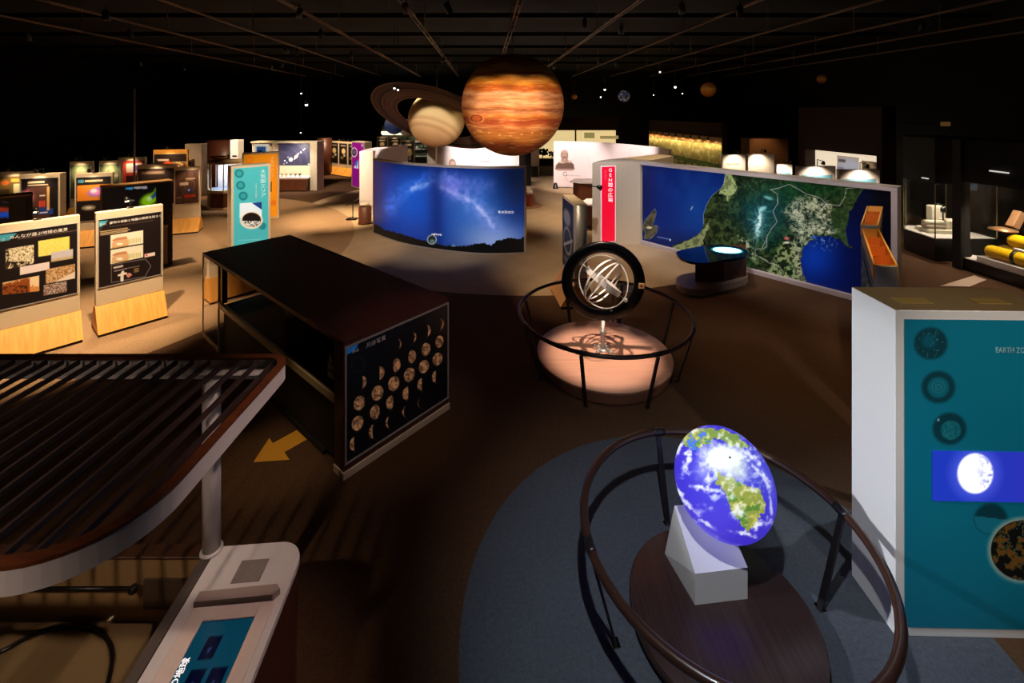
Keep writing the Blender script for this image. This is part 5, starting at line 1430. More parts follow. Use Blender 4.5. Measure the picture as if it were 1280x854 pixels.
for i in range(6):
    x = xm_ + .22 + i*.23
    t = thing('planet_specimen', ['leftmost', 'second', 'third', 'fourth', 'fifth', 'rightmost'][i] + ' small dark dish model on the solar system shelf', 'model', (x, 22.75, .70), 0, 'small models on the solar system shelf')
    MB().lathe([(.02, 0), (.02, .06), (.09, .15), (.001, .16)], 12).build('dish', mat('dish_%d' % i, [rgb(150, 140, 110), rgb(170, 140, 110), rgb(180, 150, 90), rgb(120, 130, 140), rgb(110, 110, 120), rgb(40, 36, 36)][i], .5), t)
spot((-11.1, 22.3, 2.35), (-11.1, 23.1, 1.0), 190, 140, .8, (1, .88, .74), .1)
spot((-10.0, 19.6, 5.6), (-10.8, 22.9, 1.2), 1300, 44, .8, (1, .84, .66), .1)
c = D(402, 175, 28)
tag(MB().lathe([(.45, 0), (.45, 2.35)], 30, c=(c.x, 28.4)).build('brown_column', DKWOODZ), 'dark brown round column between solar system wall and three-kiosk row', 'column')

# white curved inner wall behind the sky wall with its blunt end
wc = arcpts([(-5.30, 17.0), (-5.42, 18.2), (-5.2, 19.4), (-4.75, 20.3)], 6)
W1 = wallstrip(wc, .50, 0, 2.49, 1)
tag(W1.build('curved_white_wall', WALLW), 'curved white wall with blunt beige end left of the night sky', 'curved wall')
# bin like glass topped drum and caption stand
bp_ = F(456.3, 279.5)
bn = thing('glass_topped_drum', 'brown cylindrical drum with glass band at top, left of sky wall', 'display drum', (bp_.x, bp_.y, 0))
MB().lathe([(.24, 0), (.24, .05), (.225, .06), (.225, .62)], 32).build('drum', REDWOOD, bn)
MB().lathe([(.228, .62), (.228, .80)], 32).build('glass_band', GLASS, bn)
MB().lathe([(.15, .62), (.15, .72), (.001, .73)], 24).build('inner_disc', CREAM, bn)
lp_ = F(441, 274.5)
ls = thing('slanted_caption_stand', 'black slanted caption stand on thin pole beside the glass-topped drum', 'caption stand', (lp_.x, lp_.y, 0))
MB().box(-.22, .16, -.12, .12, 0, .05, .005).build('foot', BLACK, ls)
MB().tube([(0, 0, .05), (0, 0, .62)], .02, 8).build('pole', STEELD, ls)
MB().box(-.22, .22, -.14, .14, -.012, .012, .004, M=Matrix.Translation((0, 0, .66)) @ Matrix.Rotation(R(-30), 4, 'Y')).build('caption_plate', BLACK, ls)

# pillar and white central wall
tag(MB().box(D(534.7, 178, 23).x, D(545.5, 178, 23).x, 22.8, 23.2, 0, 2.45, .01).build('beige_pillar', mat('pillar_beige', rgb(200, 184, 170), .6)), 'beige square pillar below the ringed planet', 'pillar')
ctr = thing('white_text_wall', 'bright white wall with faint writing below the two big planets', 'exhibit wall', (D(545.8, 0, 23.3).x, 23.3, 0))
cw = D(649, 0, 23.3).x - D(545.8, 0, 23.3).x
MB().box(0, cw, 0, .12, .35, 2.45, .01).build('panel', WALLW, ctr)
MB().box(.1, .3, 0, .12, 0, .35).box(cw-.3, cw-.1, 0, .12, 0, .35).build('legs', BLACK, ctr)
def p_white(c):
    c.fill(rgb(246, 236, 234)); c.disc(565.5, 205, 4.4, 6.4, rgb(150, 130, 120), .2); c.disc(565.5, 206, 3.2, 4.6, rgb(210, 180, 165), .25)
    c.rect(600, 201, 612.5, 203.4, rgb(200, 130, 150), .7); c.rect(605.3, 196, 606.2, 199, rgb(150, 150, 150), .7)
    for k in range(4): c.rect(550+k*0, 186+k*1.8, 572-k*5, 186.6+k*1.8, rgb(205, 190, 190), .5)
flat('wall_print', .02, cw-.02, .38, 2.42, -.005, 150, 90, p_white, PRINT, ctr)
c = D(650, 0, 24)
tag(MB().box(c.x, c.x+.6, 24.1, 24.7, 0, 2.2, .01).build('dark_block', BLACKM), 'dark block just right of the white wall below the orange planet', 'block')
c = F(664, 221)
pb = thing('white_pillar', 'slim white pillar with black box at its foot, right of the dark block', 'pillar', (c.x, c.y, 0))
MB().box(0, .50, .05, .35, 0, 1.62, .01).build('shaft', WALLW, pb)
MB().box(0, .42, -.1, .05, 0, .62, .01).build('foot_box', BLACK, pb)
# dome drum beside sky wall
dp = F(660, 257)
dm = thing('domed_drum', 'reddish drum with glass dome peeping out right of the sky wall', 'display drum', (dp.x, dp.y, 0))
MB().lathe([(.62, 0), (.62, .02), (.001, .021)], 36).build('floor_disc', mat('disc_brown', rgb(140, 100, 64), .8), dm)
MB().lathe([(.24, .02), (.22, .1), (.22, .45), (.26, .5), (.001, .501)], 28).build('drum', wood('red_drum', rgb(150, 60, 30), rgb(110, 40, 20), .4), dm)
MB().lathe([(.20, .5), (.19, .62), (.12, .72), (.001, .76)], 24).build('dome', mat('dome_pale', rgb(230, 220, 200), .2), dm)

# curved white portrait wall
gw = thing('curved_portrait_wall', 'curved white wall with bust portrait of a bearded man and letter G', 'exhibit wall', (0, 0, 0))
gpath = arcpts([(2.20, 23.55), (3.2, 23.3), (4.4, 22.5), (5.35, 21.3), (6.1, 19.8), (6.5, 18.5)], 8)
wallstrip(gpath, .14, .05, 2.46, 1).build('wall_body', WALLW, gw)
GX = np.array([p.x for p in gpath]); GY = np.array([p.y for p in gpath]); cu = [0.0]
for a, b2 in zip(gpath[:-1], gpath[1:]): cu.append(cu[-1] + (b2-a).length)
GU = np.array(cu)/cu[-1]
def gwfn(u, v):
    x = np.interp(u, GU, GX); y = np.interp(u, GU, GY); return x-.004, y-.012, .12+2.28*v
def g6(cx, cy): return 640 + cx/4.744, 150 + cy/4.744
def p_por(c):
    c.fill(rgb(248, 234, 234)); n = fbm(c.x*.8, c.y*.8, oct=3)
    BR = rgb(104, 78, 68)
    c.poly([g6(257, 294), g6(260, 270), g6(276, 252), g6(296, 240), g6(332, 238), g6(352, 250), g6(366, 264), g6(371, 294), g6(345, 298), g6(280, 298)], BR, .8)
    c.poly([g6(262, 290), g6(366, 290), g6(360, 302), g6(270, 302)], rgb(190, 165, 155), 1.6, .8)
    c.disc(*g6(300, 248), 5.6, 1.9, rgb(226, 210, 200), .5, .9); c.disc(*g6(342, 246), 3.4, 1.7, rgb(214, 196, 186), .5, .8)
    c.disc(*g6(311, 208), 4.6, 6.6, rgb(206, 180, 164), .15); c.disc(*g6(311, 191), 4.2, 2.4, rgb(176, 150, 136), .4, .8)
    c.disc(*g6(294, 208), 1.0, 3.4, rgb(130, 104, 92), .4, .9); c.disc(*g6(329, 210), .9, 3.2, rgb(130, 104, 92), .4, .9)
    c.disc(*g6(312, 232), 4.0, 4.6, rgb(140, 114, 102), .35); c.disc(*g6(312, 238), 2.4, 3, rgb(186, 164, 152), .5, .7)
    for ex_ in (304, 320): c.disc(*g6(ex_, 205), .9, .45, rgb(60, 42, 36), .4); c.line([g6(ex_-7, 199), g6(ex_+6, 198)], .2, rgb(100, 76, 66), .8, soft=.4)
    c.line([g6(312, 206), g6(313, 219)], .2, rgb(150, 120, 104), .8, soft=.4); c.line([g6(304, 226), g6(320, 226)], .2, rgb(96, 66, 58), .8, soft=.4)
    c.line([g6(448, 225), g6(470, 290)], .4, rgb(180, 200, 180), .5); c.ring(*g6(725, 200), 6, 7, .07, rgb(210, 190, 190), .5)
    c.line([g6(330, 328), g6(405, 332)], .5, rgb(190, 180, 180), .6)
sheet('portrait_print', gwfn, 300, 100, p_por, PRINT, gw)
gq = D(706, 217.5, 23.35)
text('initial_letter', 'G', .34, mat('grey_print_ink', rgb(120, 110, 112), .7), gw, (gq.x, gq.y-.10, gq.z), (R(90), 0, R(-10)))
# clamp spot heads low in front of that wall
def floor_spot(px, py, label, Y=None, rod=0):
    p = F(px, py); t = thing('low_black_spotlight', label, 'spotlight', p, 0, 'low black spotlights')
    MB().lathe([(.17, 0), (.15, .03), (.07, .28), (.001, .30)], 16).build('housing', BLACK, t)
    return t
floor_spot(694.5, 235.5, 'black cone spotlight at the foot of the portrait wall')
# two stepped counters
for (px0, px1, py, z, lb) in ((716, 752, 250, .82, 'white-topped brown counter farther from the camera, beside red-strip pillar'), (731.5, 770, 287, .86, 'white-topped brown counter nearer the camera, partly behind red-strip pillar')):
    a = F(px0, py); b2 = F(px1, py); w = b2.x-a.x
    t = thing('hexagonal_counter', lb, 'counter', (a.x, a.y, 0), 0, 'hexagonal counters')
    MB().prism([(0.05, 0.25), (.3, 0), (w-.3, 0), (w, .3), (w-.3, .9), (.3, .9)], 0, z-.06).build('body', REDWOOD, t)
    MB().prism([(-.12, .22), (.2, -.12), (w-.2, -.12), (w+.1, .3), (w-.2, 1.02), (.2, 1.02)], z-.06, z, bev=.01).build('top', WALLW, t)
# black spotlight on an arm fixed to the red-strip pillar
ar = D(748.5, 234, 12.6)
aw = thing('arm_spotlight', 'black spotlight head on thin arm in front of the red strip', 'spotlight', (ar.x, ar.y, ar.z))
MB().tube([(0, 0, 0), (-.62, .55, .02)], .014, 8).build('arm', BLACK, aw)
MB().lathe([(.02, .07), (.05, .03), (.085, -.08), (.001, -.06)], 16, M=Matrix.Rotation(R(-70), 4, 'Y')).build('head', BLACK, aw)

# ================================================================== FAR WALL SHOWCASES
def lightmat(name, col, es): return mat(name, col, .6, emit=col, es=es)
sh = thing('far_lit_showcase', 'long warm-lit wall showcase with plant models, right of the orange planet', 'showcase', (D(655, 0, 33.5).x, 33.5, 0))
sw_ = D(771, 0, 33.5).x - D(655, 0, 33.5).x
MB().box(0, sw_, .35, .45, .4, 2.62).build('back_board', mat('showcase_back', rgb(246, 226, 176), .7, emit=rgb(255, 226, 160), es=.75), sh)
MB().box(0, sw_, 0, .45, .0, .45, .01).build('base', BLACK, sh)
MB().box(-.1, sw_+.1, -.02, .45, .45, .52).build('sill', CREAM, sh)
MB().box(-.1, sw_+.1, 0, .45, 2.62, 3.6).build('header', mat('header_brown', rgb(60, 34, 20), .8), sh)
mm = MB()
for px in (719.5,): x = D(px, 0, 33.5).x - sh.location.x; mm.box(x-.06, x+.06, -.02, .04, .5, 2.62)
mm.build('mullion', BLACK, sh)
x = D(731, 0, 33.5).x - sh.location.x
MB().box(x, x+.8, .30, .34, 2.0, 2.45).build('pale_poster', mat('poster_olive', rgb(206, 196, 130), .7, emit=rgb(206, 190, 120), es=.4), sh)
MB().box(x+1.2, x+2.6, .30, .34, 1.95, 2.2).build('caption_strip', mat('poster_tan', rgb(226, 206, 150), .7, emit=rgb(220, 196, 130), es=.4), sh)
for px, s, lb in ((679, .55, 'dark bushy plant model, larger, in the warm-lit showcase'), (688, .38, 'dark bushy plant model, smaller, in the warm-lit showcase')):
    c = D(px-.6 if s > .5 else px+2.2, 0, 33.4); mb = MB(); rnd = random.Random(px)
    for k in range(26):
        a, b2 = rnd.uniform(0, 6.28), rnd.uniform(-.2, 1.3); r = s*rnd.uniform(.3, 1); q = Vector((math.cos(a)*math.cos(b2)*r, math.sin(a)*math.cos(b2)*r*.4, .5*s+math.sin(b2)*r*.9))
        mb.sphere((c.x+q.x, c.y+.15+q.z*0+q.y*.3, .55+q.z), s*.2, 8, 5)
    mb.tube([(c.x, c.y+.15, .52), (c.x, c.y+.15, .52+s)], .04, 6)
    tag(mb.build('plant_model', mat('plant_dark_%d' % px, rgb(36, 30, 16), .8)), lb, 'plant model', 'plant models in the warm-lit showcase')
# left far showcase with bright strip
lf = thing('far_strip_showcase', 'distant showcase with bright light strip, left below the ringed planet', 'showcase', (D(477, 0, 34).x, 34, 0))
w_ = D(572, 0, 34).x - D(477, 0, 34).x
MB().box(0, w_, -.1, .1, 2.25, 2.52).build('light_strip', lightmat('strip_light', rgb(255, 244, 206), 1.5), lf)
MB().box(0, w_, .1, .5, 0, 3.0).build('back_board', mat('green_back', rgb(70, 80, 60), .7), lf)
shm = MB()
for z in (.6, 1.15, 1.7): shm.box(w_*.45, w_*.95, -.2, .1, z, z+.05)
shm.build('shelves', WHITE, lf)
def blob_row(px0, px1, n, Y, z, grp):
    for i in range(n):
        px = px0 + (px1-px0)*(i+.5)/n; c = D(px, 0, Y); rr = .10+.05*((i*7) % 3)
        tag(MB().lathe([(rr*.6, z), (rr, z+rr*.8), (rr*.7, z+rr*1.8), (.001, z+rr*2)], 10, c=(c.x, c.y)).build('specimen', mat('specimen_%d_%d' % (px0, i), random.choice([rgb(160, 150, 120), rgb(90, 110, 80), rgb(200, 200, 190)]), .6)),
            'small pale specimen on the shelves of the distant strip-lit showcase', 'specimen', grp)
blob_row(517, 537, 3, 33.85, 1.75, 'specimens in the strip-lit showcase')
blob_row(518, 536, 3, 33.85, 1.20, 'specimens in the strip-lit showcase')
spot((lf.location.x+w_/2, 32.6, 2.4), (lf.location.x+w_*.6, 34, 1.2), 60, 120, .8, NEUT, .1)

# strata wall with leaning lamps on the far right
sq0, sq1 = Vector((10.2, 33.2, 0)), Vector((11.35, 24.1, 0))
sdv = (sq1-sq0).normalized()
stw = thing('strata_relief_wall', 'long glowing yellow-green relief wall with row of small lamps at top', 'relief wall', sq0, math.atan2(sdv.y, sdv.x))
sl = (sq1-sq0).length
def p_str(c):
    X = c.x; n = fbm(X*.5, c.y*.25, oct=4); n2 = fbm(X*1.1, c.y*1.1, oct=3)
    c.fill(rgb(206, 176, 96)); c.mix(np.clip((n-.42)*4, 0, 1), rgb(244, 226, 160)); c.mix(np.clip((n2-.55)*6, 0, 1)*.6, rgb(150, 160, 60))
    t = np.interp(c.x, [807, 901], [163, 172.3]); c.mix((c.y < t+7)*1.0, rgb(214, 150, 84)); c.mix(((c.y >= t+7) & (c.y < t+8.5))*(n2 > .45)*.8, rgb(70, 44, 16))
    g = np.interp(c.x, [840, 901], [193, 206]); c.mix((c.y > g)*np.clip(n2*2, 0, 1), rgb(84, 120, 40)); c.mix((c.y > g+5)*(n > .5)*.8, rgb(220, 200, 150))
Ws = Matrix.Translation(sq0) @ Matrix.Rotation(stw.rotation_euler.z, 4, 'Z')
MB().box(0, sl, .02, .3, 0, 3.4).build('wall_body', mat('brown_wall_panel', rgb(74, 42, 22), .8), stw)
sheet('relief_print', lambda u, v: (sl*u, 0*u, .55+2.05*v), 220, 90, p_str, PRINT, stw, Ws)
MB().box(0, sl, -.7, .02, 0, .45).build('ledge', mat('ledge_dark', rgb(60, 40, 20), .7), stw)
for i in range(10):
    x = .5 + i*(sl-1)/9 if i < 6 else .5+i*(sl-1)/9
    p = Ws @ Vector((x, -.5, 2.52)); q = Ws @ Vector((x, -.02, 1.3))
    MB().tube([(x, -.02, 2.6), (x, -.27, 2.72), (x, -.5, 2.6)], .02, 6).lathe([(.03, 2.6), (.08, 2.48), (.001, 2.5)], 10, c=(x, -.5)).build('gooseneck_lamp', BLACK, stw)
    spot(p, q, 420, 125, .9, (1, .84, .5), .06)
# brown lit column next to it
tag(MB().box(11.5, 13.4, 21.6, 22.4, 0, 2.7, .01).build('brown_pier', mat('pier_brown', rgb(130, 80, 36), .7)), 'warm-lit brown pier right of the glowing relief wall', 'pier')
spot((11.9, 20.6, 3.2), (12.2, 21.7, 2.0), 40, 80, .8, WARM, .05)
# low white desk boards behind the map wall
def board(px0, px1, pyt, Y, h, label, paint, hot):
    a, b2 = D(px0, 0, Y), D(px1, 0, Y); w = b2.x-a.x
    t = thing('white_text_board', label, 'text board', (a.x, Y, 0), 0, 'white text boards behind the map wall')
    MB().box(0, w, 0, .14, 0, h, .01).build('board', WALLW, t)
    sheet('board_print', lambda u, v: (.04+(w-.08)*u, -.006+0*u, .5+(h-.56)*v), 50, 50, paint, PRINT, t, design='uv')
    MB().tube([(w*.55, .07, h), (w*.55, .07, h+.22), (w*.55-.04, -.28, h+.2)], .014, 8).build('lamp_arm', BLACK, t)
    MB().lathe([(.03, .03), (.07, -.07), (.06, -.07), (.001, -.02)], 12, M=Matrix.Translation((w*.55-.04, -.3, h+.17)) @ Matrix.Rotation(R(30), 4, 'X')).build('lamp_head', BLACK, t)
    spot((a.x+w*hot, Y-.42, h+.05), (a.x+w*hot, Y, h-.75), 75, 120, .9, (1, .85, .68), .05)
def bp1(c): c.fill(rgb(248, 226, 200)); c.rect(.2, .75, .75, .8, rgb(150, 120, 100), .7); c.rect(.78, .4, .92, .55, rgb(60, 50, 46)); c.rect(.82, .44, .88, .51, rgb(240, 220, 190))
def bp2(c): c.fill(rgb(246, 226, 202)); c.rect(.5, .15, .98, .5, rgb(180, 150, 124))
def bp3(c): c.fill(rgb(240, 224, 210)); c.rect(.06, .72, .94, .84, rgb(110, 160, 180)); c.rect(.2, .5, .8, .7, rgb(230, 232, 226))
board(902.5, 932, 193, 19.2, 2.17, 'white text board with small square mark, leftmost behind map wall', bp1, .5)
board(935, 968, 193, 19.4, 2.17, 'white text board with brown picture, second from left behind map wall', bp2, .35)
board(971, 990.5, 205, 16.4, 2.08, 'narrow board with teal band, third from left behind map wall', bp3, .3)
board(997, 1045, 207, 15.2, 2.15, 'wide board with teal band in front of the lit recess', bp3, .45)
board(1049, 1100, 211, 14.3, 2.15, 'brightest board with blue band, rightmost behind map wall', bp3, .5)
# lit recess in the right wall
rc = thing('lit_wall_recess', 'bright white recess with pictures above the boards, brown surround', 'wall recess', (12.5, 19.0, 0), math.atan2(-3.1, .55))
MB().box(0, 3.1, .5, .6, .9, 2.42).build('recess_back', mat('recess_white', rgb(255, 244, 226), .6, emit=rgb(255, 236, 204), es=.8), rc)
MB().box(-.35, 3.3, .0, .6, 2.42, 4.2).box(-.35, 0, 0, .6, 0, 2.42).box(3.1, 3.3, 0, .6, 0, 2.42).box(0, 3.1, 0, .6, 0, .9).build('surround', mat('surround_brown', rgb(50, 24, 16), .8), rc)
def p_rec(c): c.fill(rgb(214, 196, 180)); c.disc(.6, .5, .5, .4, rgb(220, 220, 235), .8); c.rect(.05, .75, .4, .85, rgb(110, 100, 100)); c.rect(0, 0, .3, .5, rgb(130, 120, 170), .6)
def p_rec2(c): c.fill(rgb(180, 150, 110)); n = fbm(c.x*5, c.y*9, oct=3); c.mix((n > .5), rgb(90, 70, 50)); c.rect(.3, .3, 1, .45, rgb(240, 230, 210))
sheet('recess_picture', lambda u, v: (1.05+.95*u, .49+0*u, 1.3+.95*v), 24, 24, p_rec, GLOWSOFT, rc, design='uv')
sheet('recess_picture', lambda u, v: (2.1+.9*u, .49+0*u, 1.3+.85*v), 24, 24, p_rec2, GLOWSOFT, rc, design='uv')

# ================================================================== RIGHT VITRINES
def vitrine(poly, zb, ztp, label, zh=3.3):
    t = thing('black_glass_vitrine', label, 'vitrine', (0, 0, 0), 0, 'black glass vitrines')
    cx_, cy_ = sum(p[0] for p in poly)/len(poly), sum(p[1] for p in poly)/len(poly)
    def sc(k): return [(cx_+(p[0]-cx_)*k, cy_+(p[1]-cy_)*k) for p in poly]
    MB().prism(sc(.96), 0, .1).prism(poly, .1, zb).build('base', BLACK, t)
    MB().prism(sc(.97), zb, zb+.02).build('deck', mat('vitrine_deck', rgb(220, 212, 200), .5), t)
    MB().prism(poly, ztp, zh).build('head', BLACKM, t)
    g = MB(); n = len(poly)
    for i in range(n-1 if False else n):
        a, b2 = Vector((*poly[i], 0)), Vector((*poly[(i+1) % n], 0))
        g.bar((a.x, a.y, (zb+ztp)/2), (b2.x, b2.y, (zb+ztp)/2), .012, ztp-zb)
    g.build('glass_panes', GLASS, t)
    em = mat('glass_edge', rgb(120, 110, 70), .3)
    for x, y in poly: MB().box(x-.01, x+.01, y-.01, y+.01, zb, ztp).build('pane_edge', em, t)
    return t
va = vitrine([(11.30, 11.90), (12.95, 11.90), (12.95, 13.3), (11.75, 13.3), (11.38, 12.95)], .60, 2.08, 'black vitrine holding a white instrument, right of the map wall end')
# white instrument
mi = thing('white_instrument', 'white boxy scientific instrument inside the farther vitrine', 'instrument', (11.58, 12.30, .625), R(-8))
WM = mat('ivory_enamel', rgb(226, 216, 190), .4)
MB().box(.0, .95, .1, .62, .0, .10, .02).build('bed_plate', WM, mi)
MB().box(.55, .95, .2, .55, .10, .34, .02).build('gear_box', WM, mi)
MB().box(.45, .80, .6, .85, .0, .66, .02).build('tall_case', WM, mi)
MB().box(.02, .5, .15, .42, .10, .20, .02).build('chart_drum', mat('instrument_grey', rgb(150, 136, 120), .5), mi)
MB().lathe([(.07, 0), (.07, .5)], 18, M=Matrix.Translation((.0, .3, .26)) @ Matrix.Rotation(R(90), 4, 'Y')).build('roller', WM, mi)
MB().tube([(.5, .3, .1), (.5, .3, .75), (.35, .3, .8)], .02, 8).lathe([(.05, .55), (.06, .62), (.05, .7)], 14, c=(.5, .3)).build('stylus_arm', BLACK, mi)
MB().box(.955, .975, .18, .44, .06, .22).build('bracket', BLACK, mi)
spot((11.9, 12.4, 2.05), (11.95, 12.6, .7), 110, 130, .8, (1, .88, .7), .08)
vb = vitrine([(11.42, 11.35), (11.62, 8.4), (13.6, 8.4), (13.6, 11.35)], .30, 2.24, 'long black vitrine with yellow underwater apparatus at right edge')
MB().box(11.36, 11.60, 11.28, 11.50, 0, 3.3).build('corner_pier', BLACKM, vb)
ped = tag(MB().prism([(11.47, 11.0), (11.66, 8.5), (13.0, 8.5), (13.0, 11.0)], .325, .455, bev=.01).build('white_plinth', WHITE), 'white plinth under the yellow apparatus in the nearer vitrine', 'plinth')
ya = thing('yellow_underwater_apparatus', 'yellow multi-tube underwater apparatus with black clamps and white fin', 'apparatus', (0, 0, 0))
def ytube(p, q, r, nm):
    p, q = Vector(p), Vector(q); t = (q-p).normalized()
    MB().tube([p, p+t*r*.15, p+t*r*.5, q-t*r*.5, q-t*r*.15, q], [r*.55, r*.85, r, r, r*.85, r*.55], 22).build(nm, YELLOW, ya)
    for f in (.30, .62):
        a = p.lerp(q, f); MB().tube([a-t*.035, a+t*.035], r*1.09, 22).build('clamp', mat('clamp_%s%.1f' % (nm, f), rgb(50, 46, 42), .4, .5), ya)
ytube((11.66, 10.92, .61), (11.86, 9.0, .61), .15, 'float_tube')
ytube((12.0, 10.95, .61), (12.2, 9.0, .61), .15, 'float_tube')
ytube((11.98, 10.72, .93), (12.16, 9.0, .93), .15, 'float_tube')
MB().box(11.8, 12.4, 9.6, 10.5, .76, .80, .01).build('saddle', WHITE, ya)
MB().extr_x([(9.4, 1.07), (10.5, 1.07), (10.1, 1.6), (9.6, 1.75)], 12.1, 12.16).build('fin', WHITE, ya)
MB().lathe([(.26, 0), (.26, .03), (.05, .08)], 26, c=(11.95, 10.85), M=Matrix.Translation((0, 0, 1.12))).build('camera_disc', mat('tan_metal', rgb(170, 128, 90), .4, .5), ya)
MB().box(-.09, .09, -.09, .09, 0, .42, .01, M=Matrix.Translation((12.12, 10.8, 1.20)) @ Matrix.Rotation(R(28), 4, 'Y')).build('camera_head', mat('tan_box', rgb(160, 116, 80), .5), ya)
tag(MB().extr_x([(-.1, .0), (.08, .08), (.1, .08), (.1, 0)], 0, .2, M=Matrix.Translation((11.50, 11.16, .325)) @ Matrix.Rotation(R(-60), 4, 'Z')).build('caption_card', WHITE), 'small white caption card beside the yellow apparatus', 'caption card')
MB().box(13.3, 13.36, 8.5, 11.2, .4, 2.2).build('rear_board', mat('rear_board_grey', rgb(120, 108, 96), .6), vb)
bb = MB()
for y, z, r, n in ((10.7, 1.45, .30, 1), (10.0, 1.35, .2, 1), (11.0, 1.8, .16, 1)):
    bb.tube([(13.22, y+r*math.cos(2*math.pi*k/30), z+r*.6*math.sin(2*math.pi*k/30)) for k in range(30)], .06, 8, True)
bb.build('rear_board_rings', BLACK, vb)
MB().box(13.24, 13.29, 9.75, 9.95, 1.75, 1.95).build('small_screen', mat('small_screen', rgb(200, 220, 255), .4, emit=rgb(200, 220, 255), es=.9), vb)
spot((11.75, 10.3, 2.2), (11.9, 10.3, .6), 150, 140, .8, (1, .88, .68), .1)
spot((12.9, 10.6, 2.2), (13.3, 10.5, 1.2), 50, 130, .8, (1, .88, .7), .1)
# glowing bars added for reflected light on the vitrine heads
SLM = lightmat('glint_glow', rgb(220, 215, 205), .8)
MB().box(11.40, 11.44, 10.25, 10.65, 2.58, 2.61).build('glint_bar', SLM, vb)
MB().box(11.30, 11.34, 12.1, 12.3, 2.17, 2.20).build('glint_bar', SLM, va)
# pale floor strip by the vitrines
tag(MB().prism([tuple(F(px, py)[:2]) for px, py in ((1176, 357.5), (1218, 344.5), (1233, 350), (1212, 358.5))], .001, .006).build('floor_strip', mat('pale_floor_strip', rgb(196, 170, 150), .8)), 'pale floor strip in front of the nearer vitrine', 'floor strip')

